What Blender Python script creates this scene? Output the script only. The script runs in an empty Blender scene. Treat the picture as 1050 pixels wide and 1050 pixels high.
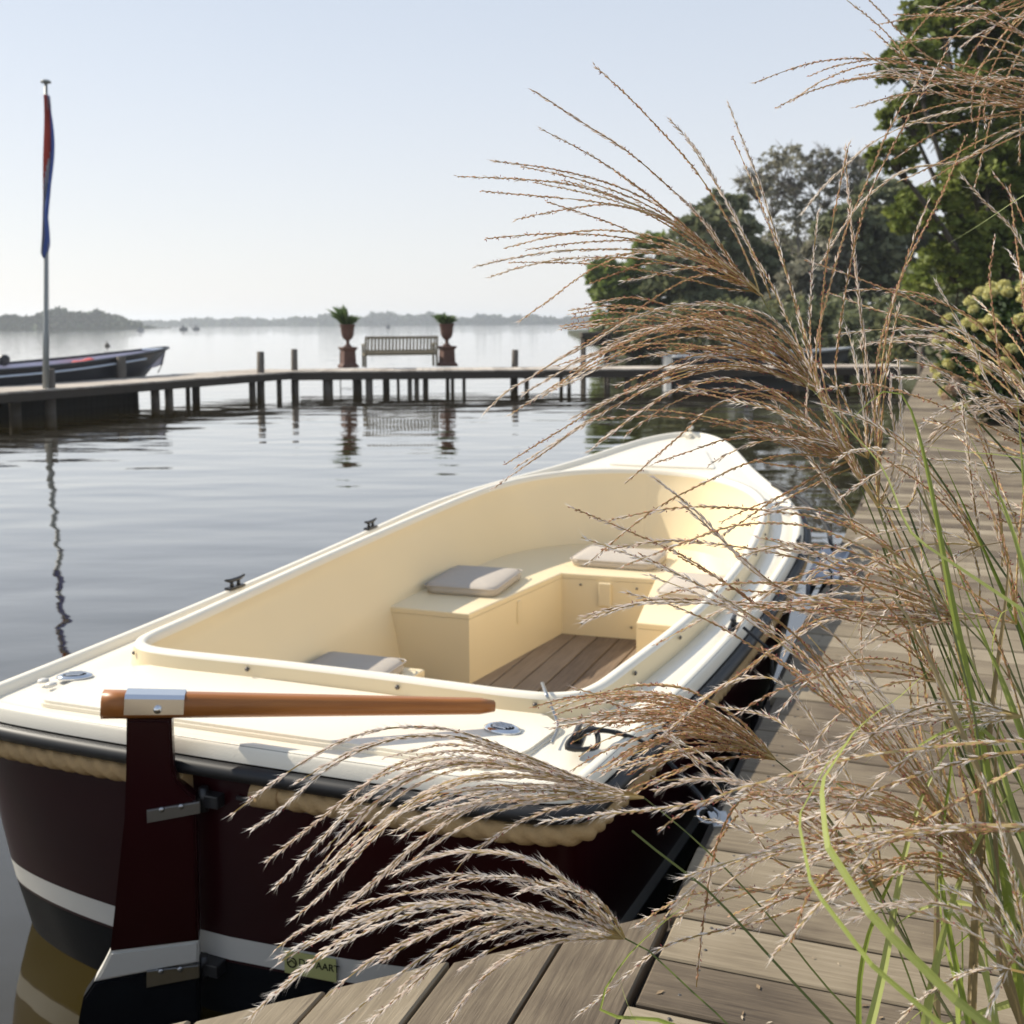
import bpy, bmesh, math, random
import numpy as np
from math import sin, cos, pi, radians, sqrt
from mathutils import Vector, Matrix
random.seed(7); RNG = np.random.default_rng(11)
SC = bpy.context.scene; COL = SC.collection

# ------------------------------------------------------------------ camera, sky, sun, exposure
F, TH, ROLL, HC = 1155.0, math.atan(99/1155.0), 0.006, 1.85
_f = Vector((0, cos(TH), -sin(TH))); _r0 = Vector((1, 0, 0)); _u0 = Vector((0, sin(TH), cos(TH)))
_r = _r0*cos(ROLL) - _u0*sin(ROLL); _u = _u0*cos(ROLL) + _r0*sin(ROLL)
cam_d = bpy.data.cameras.new('camera'); cam = bpy.data.objects.new('camera', cam_d); COL.objects.link(cam)
cam.matrix_world = Matrix(((_r.x, _u.x, -_f.x, 0), (_r.y, _u.y, -_f.y, 0), (_r.z, _u.z, -_f.z, HC), (0, 0, 0, 1)))
cam_d.sensor_width = 36; cam_d.lens = F/1050*36; cam_d.shift_y = -95/1050
cam_d.clip_start = 0.05; cam_d.clip_end = 20000
cam_d.dof.use_dof = True; cam_d.dof.focus_distance = 1.45; cam_d.dof.aperture_fstop = 10.5
SC.camera = cam
SUN_AZ, SUN_EL = radians(-64), radians(37)
SC.world = bpy.data.worlds.new('World'); SC.world.use_nodes = True
nt = SC.world.node_tree; nt.nodes.clear()
sky = nt.nodes.new('ShaderNodeTexSky'); sky.sky_type = 'NISHITA'; sky.sun_disc = False
sky.sun_elevation = SUN_EL; sky.sun_rotation = SUN_AZ
sky.air_density = 1.0; sky.dust_density = 1.0; sky.ozone_density = 1.0; sky.altitude = 0
bg = nt.nodes.new('ShaderNodeBackground'); bg.inputs[1].default_value = 0.102
wo = nt.nodes.new('ShaderNodeOutputWorld')
hs = nt.nodes.new('ShaderNodeHueSaturation'); hs.inputs['Saturation'].default_value = 0.75
pale = nt.nodes.new('ShaderNodeMix'); pale.data_type = 'RGBA'; pale.inputs[0].default_value = 0.78     # the thin high haze of the day, white at the horizon
tcw = nt.nodes.new('ShaderNodeTexCoord'); sep = nt.nodes.new('ShaderNodeSeparateXYZ'); rw = nt.nodes.new('ShaderNodeValToRGB')
nt.links.new(tcw.outputs['Generated'], sep.inputs[0]); nt.links.new(sep.outputs['Z'], rw.inputs[0]); ew = rw.color_ramp.elements
ew[0].position = 0.0; ew[0].color = (.90, .885, .88, 1); ew[1].position = 1.0; ew[1].color = (.36, .45, .62, 1)
for _p, _c in ((.08, (.83, .84, .865)), (.2, (.72, .77, .85)), (.42, (.54, .635, .78))):
    _e = ew.new(_p); _e.color = (*_c, 1)
sc8 = nt.nodes.new('ShaderNodeVectorMath'); sc8.operation = 'SCALE'; sc8.inputs['Scale'].default_value = 8.2
nt.links.new(rw.outputs[0], sc8.inputs[0]); nt.links.new(sc8.outputs[0], pale.inputs[7])
nt.links.new(sky.outputs[0], hs.inputs['Color']); nt.links.new(hs.outputs[0], pale.inputs[6]); nt.links.new(pale.outputs[2], bg.inputs[0]); nt.links.new(bg.outputs[0], wo.inputs[0])
sun_d = bpy.data.lights.new('sun', 'SUN'); sun = bpy.data.objects.new('sun', sun_d); COL.objects.link(sun)
sun_d.energy = 5.0; sun_d.angle = radians(0.6); sun_d.color = (1.0, 0.92, 0.78)
sdir = Vector((sin(SUN_AZ)*cos(SUN_EL), cos(SUN_AZ)*cos(SUN_EL), sin(SUN_EL)))
sun.rotation_euler = sdir.to_track_quat('Z', 'Y').to_euler()
SC.view_settings.view_transform = 'Standard'; SC.view_settings.look = 'None'
SC.view_settings.exposure = 0.36; SC.view_settings.gamma = 1
SC.render.engine = 'CYCLES'
SC.cycles.max_bounces = 8; SC.cycles.diffuse_bounces = 3; SC.cycles.glossy_bounces = 4
SC.cycles.transparent_max_bounces = 8; SC.cycles.volume_bounces = 1; SC.cycles.caustics_reflective = False
SC.cycles.use_denoising = True

def ray(px, py):
    X = (px-525)/F; Y = -(py-430)/F
    return _f + _r*X + _u*Y
EYE = Vector((0, 0, HC))
def atz(px, py, z): d = ray(px, py); return EYE + d*((z-HC)/d.z)
def aty(px, py, y): d = ray(px, py); return EYE + d*(y/d.y)
def atd(px, py, dep): return EYE + ray(px, py)*dep

# ------------------------------------------------------------------ materials
def new_mat(name):
    m = bpy.data.materials.new(name); m.use_nodes = True
    n = m.node_tree.nodes; p = n['Principled BSDF']
    return m, m.node_tree, p
def lk(t, a, b): t.links.new(a, b)
def simple(name, col, rough=0.5, metal=0.0, noise=0.0, scale=8.0, coat=0.0, bump=0.0, spec=None, bscale=None):
    m, t, p = new_mat(name)
    p.inputs['Roughness'].default_value = rough; p.inputs['Metallic'].default_value = metal
    p.inputs['Coat Weight'].default_value = coat
    if spec is not None: p.inputs['Specular IOR Level'].default_value = spec
    tc = t.nodes.new('ShaderNodeTexCoord')
    nz = t.nodes.new('ShaderNodeTexNoise'); nz.inputs['Scale'].default_value = scale; nz.inputs['Detail'].default_value = 5
    lk(t, tc.outputs['Object'], nz.inputs['Vector'])
    mx = t.nodes.new('ShaderNodeMix'); mx.data_type = 'RGBA'
    c = Vector(col[:3]); lo = c*(1-noise); hi = c*(1+noise)
    mx.inputs[6].default_value = (*lo, 1); mx.inputs[7].default_value = (*[min(1, v) for v in hi], 1)
    lk(t, nz.outputs['Fac'], mx.inputs[0]); lk(t, mx.outputs[2], p.inputs['Base Color'])
    if bump > 0:
        b = t.nodes.new('ShaderNodeBump'); b.inputs['Distance'].default_value = bump
        n2 = t.nodes.new('ShaderNodeTexNoise'); n2.inputs['Scale'].default_value = bscale or scale*6; n2.inputs['Detail'].default_value = 4
        lk(t, tc.outputs['Object'], n2.inputs['Vector']); lk(t, n2.outputs['Fac'], b.inputs['Height']); lk(t, b.outputs[0], p.inputs['Normal'])
    return m
def ramp(t, fac, stops):
    r = t.nodes.new('ShaderNodeValToRGB'); e = r.color_ramp.elements
    e[0].position = stops[0][0]; e[0].color = (*stops[0][1], 1)
    e[1].position = stops[-1][0]; e[1].color = (*stops[-1][1], 1)
    for pz, c in stops[1:-1]:
        q = e.new(pz); q.color = (*c, 1)
    lk(t, fac, r.inputs[0]); return r.outputs[0]
def attr_mat(name, stops, rough=0.6, transl=0.0, spec=0.3, nscale=0.6, namt=0.35):
    """colour by the per-piece random attribute 'rnd', a little broken by noise"""
    m, t, p = new_mat(name)
    a = t.nodes.new('ShaderNodeAttribute'); a.attribute_name = 'rnd'
    tc = t.nodes.new('ShaderNodeTexCoord')
    nz = t.nodes.new('ShaderNodeTexNoise'); nz.inputs['Scale'].default_value = nscale; nz.inputs['Detail'].default_value = 3
    lk(t, tc.outputs['Object'], nz.inputs['Vector'])
    mx = t.nodes.new('ShaderNodeMix'); mx.data_type = 'FLOAT'; mx.inputs[0].default_value = namt
    lk(t, a.outputs['Fac'], mx.inputs[2]); lk(t, nz.outputs['Fac'], mx.inputs[3])
    c = ramp(t, mx.outputs[0], stops)
    lk(t, c, p.inputs['Base Color']); p.inputs['Roughness'].default_value = rough
    p.inputs['Specular IOR Level'].default_value = spec
    if transl > 0:
        tr = t.nodes.new('ShaderNodeBsdfTranslucent'); lk(t, c, tr.inputs['Color'])
        ms = t.nodes.new('ShaderNodeMixShader'); ms.inputs[0].default_value = transl
        lk(t, p.outputs[0], ms.inputs[1]); lk(t, tr.outputs[0], ms.inputs[2])
        lk(t, ms.outputs[0], t.nodes['Material Output'].inputs[0])
    return m
def wood(name, stops, rough=0.7, stretch=(1.2, 22), bump=0.0015, coat=0.0, spec=0.4, blot=0.25):
    """grain along U, boards told apart by 'rnd'"""
    m, t, p = new_mat(name)
    uv = t.nodes.new('ShaderNodeUVMap'); uv.uv_map = 'UVMap'
    mp = t.nodes.new('ShaderNodeMapping'); mp.inputs['Scale'].default_value = (stretch[0], stretch[1], 1)
    lk(t, uv.outputs[0], mp.inputs[0])
    n1 = t.nodes.new('ShaderNodeTexNoise'); n1.inputs['Scale'].default_value = 3.0; n1.inputs['Detail'].default_value = 7; n1.inputs['Roughness'].default_value = 0.65
    n1.inputs['Distortion'].default_value = 0.6
    lk(t, mp.outputs[0], n1.inputs['Vector'])
    n2 = t.nodes.new('ShaderNodeTexNoise'); n2.inputs['Scale'].default_value = 3.5; n2.inputs['Detail'].default_value = 4
    lk(t, uv.outputs[0], n2.inputs['Vector'])
    a = t.nodes.new('ShaderNodeAttribute'); a.attribute_name = 'rnd'
    mp3 = t.nodes.new('ShaderNodeMapping'); mp3.inputs['Scale'].default_value = (stretch[0]*2.5, stretch[1]*5, 1); lk(t, uv.outputs[0], mp3.inputs[0])
    n3 = t.nodes.new('ShaderNodeTexNoise'); n3.inputs['Scale'].default_value = 3.0; n3.inputs['Detail'].default_value = 4; lk(t, mp3.outputs[0], n3.inputs['Vector'])
    m0 = t.nodes.new('ShaderNodeMix'); m0.data_type = 'FLOAT'; m0.inputs[0].default_value = .38
    lk(t, n1.outputs['Fac'], m0.inputs[2]); lk(t, n3.outputs['Fac'], m0.inputs[3])
    m1 = t.nodes.new('ShaderNodeMix'); m1.data_type = 'FLOAT'; m1.inputs[0].default_value = blot
    lk(t, m0.outputs[0], m1.inputs[2]); lk(t, n2.outputs['Fac'], m1.inputs[3])
    m2 = t.nodes.new('ShaderNodeMix'); m2.data_type = 'FLOAT'; m2.inputs[0].default_value = 0.25
    lk(t, m1.outputs[0], m2.inputs[2]); lk(t, a.outputs['Fac'], m2.inputs[3])
    lk(t, ramp(t, m2.outputs[0], stops), p.inputs['Base Color'])
    p.inputs['Roughness'].default_value = rough; p.inputs['Coat Weight'].default_value = coat
    p.inputs['Specular IOR Level'].default_value = spec
    b = t.nodes.new('ShaderNodeBump'); b.inputs['Distance'].default_value = bump
    lk(t, m0.outputs[0], b.inputs['Height']); lk(t, b.outputs[0], p.inputs['Normal'])
    return m
M = {}
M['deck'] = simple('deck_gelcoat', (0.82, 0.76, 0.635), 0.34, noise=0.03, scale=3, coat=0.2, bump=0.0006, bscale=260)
M['cream'] = simple('cream_gelcoat', (0.82, 0.685, 0.45), 0.38, noise=0.04, scale=2.5, coat=0.2)
M['burg'] = simple('burgundy_hull', (0.020, 0.0016, 0.003), 0.28, noise=0.25, scale=5, coat=0.05, spec=.22)
M['white'] = simple('white_stripe', (0.62, 0.60, 0.55), 0.4, noise=0.06)
M['anti'] = simple('black_antifouling', (0.006, 0.007, 0.009), 0.6, noise=0.4, scale=14, bump=0.0006, spec=.06)
M['rubber'] = simple('black_rubber', (0.008, 0.008, 0.009), 0.5, noise=0.3, scale=20)
M['rope'] = simple('manila_rope', (0.44, 0.29, 0.135), 0.9, noise=0.3, scale=30, bump=0.003, bscale=140)
M['chrome'] = simple('polished_steel', (0.72, 0.73, 0.75), 0.12, metal=1.0, noise=0.03)
M['steel'] = simple('dull_steel', (0.40, 0.41, 0.42), 0.35, metal=1.0, noise=0.15, scale=25)
M['screw'] = simple('dark_screw', (0.12, 0.11, 0.10), 0.4, metal=0.6)
M['black'] = simple('black_plastic', (0.015, 0.015, 0.017), 0.35, noise=0.2)
M['cushion'] = simple('grey_cushion_fabric', (0.47, 0.42, 0.365), 0.9, noise=0.06, scale=40, bump=0.001, bscale=600)
M['varnish'] = wood('varnished_tiller_wood', [(0.25, (0.19, 0.060, 0.014)), (0.5, (0.34, 0.125, 0.030)), (0.8, (0.48, 0.19, 0.045))], 0.40, (1.0, 14), 0.0002, coat=0.15, spec=.3)
M['floorwood'] = wood('cockpit_floor_wood', [(0.30, (0.09, 0.058, 0.038)), (0.5, (0.23, 0.165, 0.11)), (0.7, (0.36, 0.27, 0.185))], 0.7)
M['plank'] = wood('weathered_dock_wood', [(0.30, (0.045, 0.031, 0.020)), (0.42, (0.125, 0.094, 0.062)), (0.54, (0.232, 0.185, 0.122)), (0.72, (0.38, 0.315, 0.225))], 0.72, stretch=(1.6, 30), blot=.42, bump=.003)
M['jetwood'] = wood('sun_bleached_jetty_wood', [(0.3, (0.24, 0.20, 0.165)), (0.5, (0.44, 0.385, 0.325)), (0.7, (0.58, 0.52, 0.45))], 0.8)
M['beam'] = wood('dark_beam_wood', [(0.2, (0.03, 0.024, 0.018)), (0.6, (0.075, 0.06, 0.046)), (0.9, (0.13, 0.105, 0.08))], 0.85)
M['pile'] = wood('pile_wood', [(0.2, (0.06, 0.05, 0.04)), (0.6, (0.14, 0.12, 0.10)), (0.9, (0.22, 0.19, 0.165))], 0.85, (1.0, 10))

# ------------------------------------------------------------------ mesh helpers
class MB:
    def __init__(s): s.v = []; s.f = []; s.mi = []; s.rnd = []; s.uv = []; s.sm = []
    def add(s, V, Fc, mi=0, rnd=0.5, uv=None, sm=False):
        o = len(s.v); s.v.extend([tuple(p) for p in V])
        for k, fc in enumerate(Fc):
            s.f.append([i+o for i in fc]); s.mi.append(mi); s.rnd.append(rnd); s.sm.append(sm)
            s.uv.append(uv[k] if uv else None)
        return s
    def build(s, name, mats, parent=None, origin=(0, 0, 0), mat_inv=None):
        if not isinstance(mats, (list, tuple)): mats = [mats]
        me = bpy.data.meshes.new(name)
        V = np.array(s.v, float).reshape(-1, 3)-np.array(origin)
        me.from_pydata(V.tolist(), [], s.f)
        for m in mats: me.materials.append(m)
        me.polygons.foreach_set('material_index', s.mi)
        me.polygons.foreach_set('use_smooth', s.sm)
        at = me.attributes.new('rnd', 'FLOAT', 'FACE'); at.data.foreach_set('value', s.rnd)
        if any(u is not None for u in s.uv):
            ul = me.uv_layers.new(name='UVMap'); flat = []
            for fc, u in zip(s.f, s.uv):
                if u is None: u = [(0, 0)]*len(fc)
                for a in u: flat.extend(a)
            ul.data.foreach_set('uv', flat)
        me.update()
        o = bpy.data.objects.new(name, me); COL.objects.link(o)
        if parent is not None: o.parent = parent
        return o
def fast_mesh(name, V, nper, mats, rnd=None, parent=None, mi=None, smooth=False):
    """V: (n*nper,3) array, every nper vertices one face"""
    n = len(V)//nper; me = bpy.data.meshes.new(name)
    me.vertices.add(len(V)); me.vertices.foreach_set('co', np.asarray(V, np.float32).ravel())
    me.loops.add(len(V)); me.loops.foreach_set('vertex_index', np.arange(len(V), dtype=np.int32))
    me.polygons.add(n); me.polygons.foreach_set('loop_start', np.arange(n, dtype=np.int32)*nper)
    me.polygons.foreach_set('loop_total', np.full(n, nper, np.int32))
    if not isinstance(mats, (list, tuple)): mats = [mats]
    for m in mats: me.materials.append(m)
    if mi is not None: me.polygons.foreach_set('material_index', np.asarray(mi, np.int32))
    at = me.attributes.new('rnd', 'FLOAT', 'FACE'); at.data.foreach_set('value', np.asarray(rnd if rnd is not None else np.full(n, .5), np.float32))
    me.update(calc_edges=True); me.validate()
    o = bpy.data.objects.new(name, me); COL.objects.link(o)
    if parent is not None: o.parent = parent
    return o
def empty(name, loc=(0, 0, 0), rz=0.0):
    o = bpy.data.objects.new(name, None); o.location = loc; o.rotation_euler = (0, 0, rz)
    o.empty_display_size = 0.2; COL.objects.link(o); return o
def tag(o, label=None, cat=None, group=None, kind=None):
    if label: o['label'] = label
    if cat: o['category'] = cat
    if group: o['group'] = group
    if kind: o['kind'] = kind
    return o
def copy_tree(o, parent=None):
    c = o.copy(); COL.objects.link(c)
    if parent is not None: c.parent = parent
    for ch in list(o.children): copy_tree(ch, c)
    return c
def catmull(P, n=8, closed=False):
    P = [Vector(p) for p in P]; out = []; m = len(P)
    rng = range(m) if closed else range(m-1)
    for i in rng:
        if closed: a, b, c, d = P[i-1], P[i], P[(i+1) % m], P[(i+2) % m]
        else: a, b, c, d = P[max(i-1, 0)], P[i], P[i+1], P[min(i+2, m-1)]
        for k in range(n):
            t = k/n
            out.append(0.5*((2*b)+(c-a)*t+(2*a-5*b+4*c-d)*t*t+(3*b-a-3*c+d)*t**3))
    if not closed: out.append(P[-1].copy())
    return out
def resample(P, step):
    P = [Vector(p) for p in P]; L = [0]
    for a, b in zip(P, P[1:]): L.append(L[-1]+(b-a).length)
    n = max(2, int(L[-1]/step)+1); out = []; j = 0
    for k in range(n):
        s = L[-1]*k/(n-1)
        while j < len(P)-2 and L[j+1] < s: j += 1
        d = L[j+1]-L[j]; t = (s-L[j])/d if d > 1e-9 else 0
        out.append(P[j].lerp(P[j+1], min(max(t, 0), 1)))
    return out
def frames(P, closed=False):
    n = len(P); T = []
    for i in range(n):
        a = P[i-1] if (i > 0 or closed) else P[i]; b = P[(i+1) % n] if (i < n-1 or closed) else P[i]
        t = (b-a); T.append(t.normalized() if t.length > 1e-9 else Vector((0, 0, 1)))
    up = Vector((0, 0, 1)) if abs(T[0].z) < 0.9 else Vector((1, 0, 0))
    N = [(up-T[0]*up.dot(T[0])).normalized()]
    for i in range(1, n):
        v = N[-1]-T[i]*N[-1].dot(T[i]); N.append(v.normalized() if v.length > 1e-9 else N[-1])
    return T, N, [T[i].cross(N[i]) for i in range(n)]
def tube(mb, P, R, n=6, mi=0, rnd=0.5, caps=True, prof=None, closed=False, uvs=True, flat=1.0, sm=True):
    P = [Vector(p) for p in P]
    if not isinstance(R, (list, tuple)): R = [R]*len(P)
    T, N, B = frames(P, closed); V = []; Fc = []; U = []; L = 0; Ls = [0]
    for a, b in zip(P, P[1:]): L += (b-a).length; Ls.append(L)
    for i, p in enumerate(P):
        for k in range(n):
            a = 2*pi*k/n; rr = R[i]*(prof(a, Ls[i]) if prof else 1)
            V.append(p+(N[i]*cos(a)*flat+B[i]*sin(a))*rr)
    m = len(P); rg = m if closed else m-1
    for i in range(rg):
        j = (i+1) % m
        for k in range(n):
            k2 = (k+1) % n
            Fc.append([i*n+k, i*n+k2, j*n+k2, j*n+k])
            l0, l1 = Ls[i], (Ls[i+1] if i+1 < m else Ls[i]+.02)
            c0, c1 = k/n*2*pi*R[i], (k+1)/n*2*pi*R[i]
            U.append([(l0, c0), (l0, c1), (l1, c1), (l1, c0)])
    mb.add(V, Fc, mi, rnd, U, sm)
    if caps and not closed:
        o = len(mb.v)-len(V)
        for ring, rev in ((0, True), (m-1, False)):
            f = [o+ring*n+k for k in range(n)]
            mb.f.append(f[::-1] if rev else f); mb.mi.append(mi); mb.rnd.append(rnd); mb.sm.append(False)
            mb.uv.append([(V[0][0]*.1+.1*cos(2*pi*k/n), .1*sin(2*pi*k/n)) for k in range(n)])
def bmadd(mb, bm, mi=0, rnd=0.5, sm=False, M4=None):
    bm.verts.ensure_lookup_table(); bm.verts.index_update()
    V = [(M4 @ v.co) if M4 is not None else v.co.copy() for v in bm.verts]
    mb.add(V, [[v.index for v in f.verts] for f in bm.faces], mi, rnd, None, sm); bm.free()
def box(mb, c, s, mi=0, rnd=0.5, bev=0.0, M4=None, seg=2, sm=False):
    bm = bmesh.new(); bmesh.ops.create_cube(bm, size=1)
    for v in bm.verts: v.co = Vector((v.co.x*s[0]+c[0], v.co.y*s[1]+c[1], v.co.z*s[2]+c[2]))
    if bev > 0: bmesh.ops.bevel(bm, geom=bm.edges[:], offset=bev, segments=seg, affect='EDGES', profile=0.6)
    bmadd(mb, bm, mi, rnd, sm, M4)
def prism(mb, poly, z0, z1, mi=0, rnd=0.5, bev=0.0, M4=None, sm=False, seg=2):
    bm = bmesh.new(); vs = [bm.verts.new((p[0], p[1], z0)) for p in poly]
    f = bm.faces.new(vs); r = bmesh.ops.extrude_face_region(bm, geom=[f])
    for e in r['geom']:
        if isinstance(e, bmesh.types.BMVert): e.co.z = z1
    bmesh.ops.recalc_face_normals(bm, faces=bm.faces[:])
    if bev > 0:
        top = [e for e in bm.edges if all(abs(v.co.z-z1) < 1e-6 for v in e.verts)]
        bmesh.ops.bevel(bm, geom=top, offset=bev, segments=seg, affect='EDGES', profile=0.6)
    bmesh.ops.triangulate(bm, faces=[f for f in bm.faces if len(f.verts) > 4])
    bmadd(mb, bm, mi, rnd, sm, M4)
def lathe(mb, prof, n=20, mi=0, rnd=0.5, M4=None, sq=None, sm=True):
    V = []; Fc = []
    for r, z in prof:
        for k in range(n):
            a = 2*pi*k/n; V.append(Vector((r*cos(a), r*sin(a), z)))
    for i in range(len(prof)-1):
        for k in range(n): Fc.append([i*n+k, i*n+(k+1) % n, (i+1)*n+(k+1) % n, (i+1)*n+k])
    Fc.append([k for k in range(n)][::-1]); Fc.append([(len(prof)-1)*n+k for k in range(n)])
    if M4 is not None: V = [M4 @ v for v in V]
    mb.add(V, Fc, mi, rnd, None, sm)
def board(mb, c, ax, ay, L, W, T, rnd, mi=0, bev=0.004, ends=None):
    """a plank: centre c (top centre), ax along its length, ay across; UV along the length"""
    az = Vector((0, 0, 1)); ax = Vector(ax); ay = Vector(ay); c = Vector(c)
    e0, e1 = ends if ends else ((-L/2, -L/2), (L/2, L/2))
    def P(u, v, z): return c+ax*u+ay*v+az*z
    h = W/2; b = bev
    x0a, x0b, x1a, x1b = e0[0], e0[1], e1[0], e1[1]
    top = [P(x0a+b, -h+b, 0), P(x1a-b, -h+b, 0), P(x1b-b, h-b, 0), P(x0b+b, h-b, 0)]
    mid = [P(x0a, -h, -b), P(x1a, -h, -b), P(x1b, h, -b), P(x0b, h, -b)]
    bot = [P(x0a, -h, -T), P(x1a, -h, -T), P(x1b, h, -T), P(x0b, h, -T)]
    V = top+mid+bot; Fc = [[0, 1, 2, 3]]
    for i in range(4):
        j = (i+1) % 4; Fc.append([4+i, 4+j, j, i]); Fc.append([8+i, 8+j, 4+j, 4+i])
    Fc.append([11, 10, 9, 8])
    off = random.random()*40; of2 = random.random()*9
    U = []
    for f in Fc:
        U.append([((V[i]-c).dot(ax)+off, (V[i]-c).dot(ay)+of2+(V[i].z-c.z)*.9) for i in f])
    mb.add(V, Fc, mi, rnd, U)

def leaf_quads(C, size, aspect=1.6, jit=0.35, up=0.3, rng=RNG):
    n = len(C); a = rng.normal(size=(n, 3)); a[:, 2] *= .6; a /= np.linalg.norm(a, axis=1)[:, None]
    b = rng.normal(size=(n, 3)); b -= a*(a*b).sum(1)[:, None]; b /= np.linalg.norm(b, axis=1)[:, None]
    s = size*(1+jit*rng.uniform(-1, 1, n))[:, None]
    V = np.empty((n, 4, 3)); V[:, 0] = C-a*s*.5*aspect; V[:, 1] = C-b*s*.42; V[:, 2] = C+a*s*.5*aspect; V[:, 3] = C+b*s*.42
    return V.reshape(-1, 3)

# ------------------------------------------------------------------ the setting: water, land
def struct_grid(name, x0, x1, y0, y1, nx, ny, zf, mat, kind='structure'):
    V = []; Fc = []
    for j in range(ny+1):
        for i in range(nx+1):
            x = x0+(x1-x0)*i/nx; y = y0+(y1-y0)*j/ny; V.append((x, y, zf(x, y)))
    for j in range(ny):
        for i in range(nx): a = j*(nx+1)+i; Fc.append([a, a+1, a+nx+2, a+nx+1])
    mb = MB(); mb.add(V, Fc, 0, .5, None, True); return tag(mb.build(name, mat), kind=kind)
m, t, p = new_mat('lake_water'); M['water'] = m
p.inputs['Base Color'].default_value = (0.027, 0.0185, 0.0012, 1); p.inputs['Roughness'].default_value = 0.03
p.inputs['IOR'].default_value = 1.333
geo = t.nodes.new('ShaderNodeNewGeometry')
def wave(scale, sx, sy, rot, det=2):
    mp = t.nodes.new('ShaderNodeMapping'); mp.inputs['Scale'].default_value = (sx, sy, 1); mp.inputs['Rotation'].default_value = (0, 0, rot)
    lk(t, geo.outputs['Position'], mp.inputs[0]); n_ = t.nodes.new('ShaderNodeTexNoise')
    n_.inputs['Scale'].default_value = scale; n_.inputs['Detail'].default_value = det; n_.inputs['Roughness'].default_value = .45
    lk(t, mp.outputs[0], n_.inputs['Vector']); return n_.outputs['Fac']
b1 = t.nodes.new('ShaderNodeBump'); b1.inputs['Distance'].default_value = 0.020; lk(t, wave(1.0, .6, 1.25, .15, 1), b1.inputs['Height'])
b2 = t.nodes.new('ShaderNodeBump'); b2.inputs['Distance'].default_value = 0.0014; lk(t, wave(4.5, .6, 1.2, -.2, 2), b2.inputs['Height'])
lk(t, b1.outputs[0], b2.inputs['Normal']); lk(t, b2.outputs[0], p.inputs['Normal']); lk(t, b2.outputs[0], p.inputs['Coat Normal'])
p.inputs['Coat Weight'].default_value = 0.9; p.inputs['Coat Roughness'].default_value = 0.03; p.inputs['Coat IOR'].default_value = 1.5
mb = MB(); mb.add([(-3200, -60, 0), (3200, -60, 0), (3200, 3000, 0), (-3200, 3000, 0)], [[0, 1, 2, 3]])
tag(mb.build('lake_water', M['water']), kind='structure')
mb = MB(); mb.add([(-3200, -60, -2), (3200, -60, -2), (3200, 3000, -2), (-3200, 3000, -2)], [[0, 1, 2, 3]])
M['bed'] = simple('lake_bed_mud', (0.09, 0.065, 0.03), 0.9, noise=.3, scale=.4)
tag(mb.build('lake_bed', M['bed']), kind='structure')

DZ = 0.55                                    # deck height above the water
D0 = atz(690, 935, DZ); DA = Vector((0.3585, 0.9335, 0)).normalized(); DP = Vector((DA.y, -DA.x, 0))
DW = 1.32                                    # dock width
def dk(s, w, z=DZ): q = D0+DA*s+DP*w; return Vector((q.x, q.y, z))

M['soil'] = simple('grassy_bank', (0.045, 0.05, 0.022), 0.95, noise=.5, scale=1.5, bump=.05)
# bank: polygon right of the dock, bending left round the bay
land = [dk(-9, DW+.08), dk(24, DW+.1), dk(33, DW-1.0), dk(41, -1.0), dk(48, -4), (9, 58), (6.5, 64), (7, 90), (10, 200), (90, 600), (400, 600), (400, 0), (12, -8)]
poly = [(q[0], q[1]) for q in land]
mb = MB(); prism(mb, poly, -1.5, 0.47, bev=0.0); tag(mb.build('bank_ground', M['soil']), kind='structure')

# haze over the lake
hz, t, p = new_mat('haze_volume'); t.nodes.remove(p)
pv = t.nodes.new('ShaderNodeVolumePrincipled'); pv.inputs['Density'].default_value = 0.00042
pv.inputs['Color'].default_value = (0.86, 0.92, 1.0, 1); pv.inputs['Anisotropy'].default_value = 0.35
lk(t, pv.outputs[0], t.nodes['Material Output'].inputs['Volume'])
mb = MB(); box(mb, (0, 1480, 10.4), (6600, 3160, 27.2)); ho = mb.build('haze', hz); tag(ho, kind='stuff')

# ------------------------------------------------------------------ the sloop in the foreground (local: x starboard, y forward, z up from the water)
BX, BY, BH, BL = -0.763, 2.878, 0.366, 5.842
ZC = (0.754, -0.185, 0.321, 0.142)
def zs(s): s = max(0, min(1, s/BL)); return ZC[0]+ZC[1]*s+ZC[2]*s*s+ZC[3]*s**3
KN = [0, .25, .5, .7, .85, 1.0]; KV = [0.95, 1.069, 1.185, 1.19, 0.95, 0.93]
def _spl():
    n = 6; h = np.diff(KN); A = np.zeros((n, n)); b = np.zeros(n); A[0, 0] = A[-1, -1] = 1
    for i in range(1, n-1):
        A[i, i-1] = h[i-1]; A[i, i] = 2*(h[i-1]+h[i]); A[i, i+1] = h[i]; b[i] = 6*((KV[i+1]-KV[i])/h[i]-(KV[i]-KV[i-1])/h[i-1])
    return np.linalg.solve(A, b), h
_M, _h = _spl()
def wid(s):
    s = min(max(s, 0), 1); i = min(max(int(np.searchsorted(KN, s))-1, 0), 4); t = s-KN[i]; u = KN[i+1]-s; h = _h[i]
    return _M[i]*u**3/(6*h)+_M[i+1]*t**3/(6*h)+(KV[i]/h-_M[i]*h/6)*u+(KV[i+1]/h-_M[i+1]*h/6)*t
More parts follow.
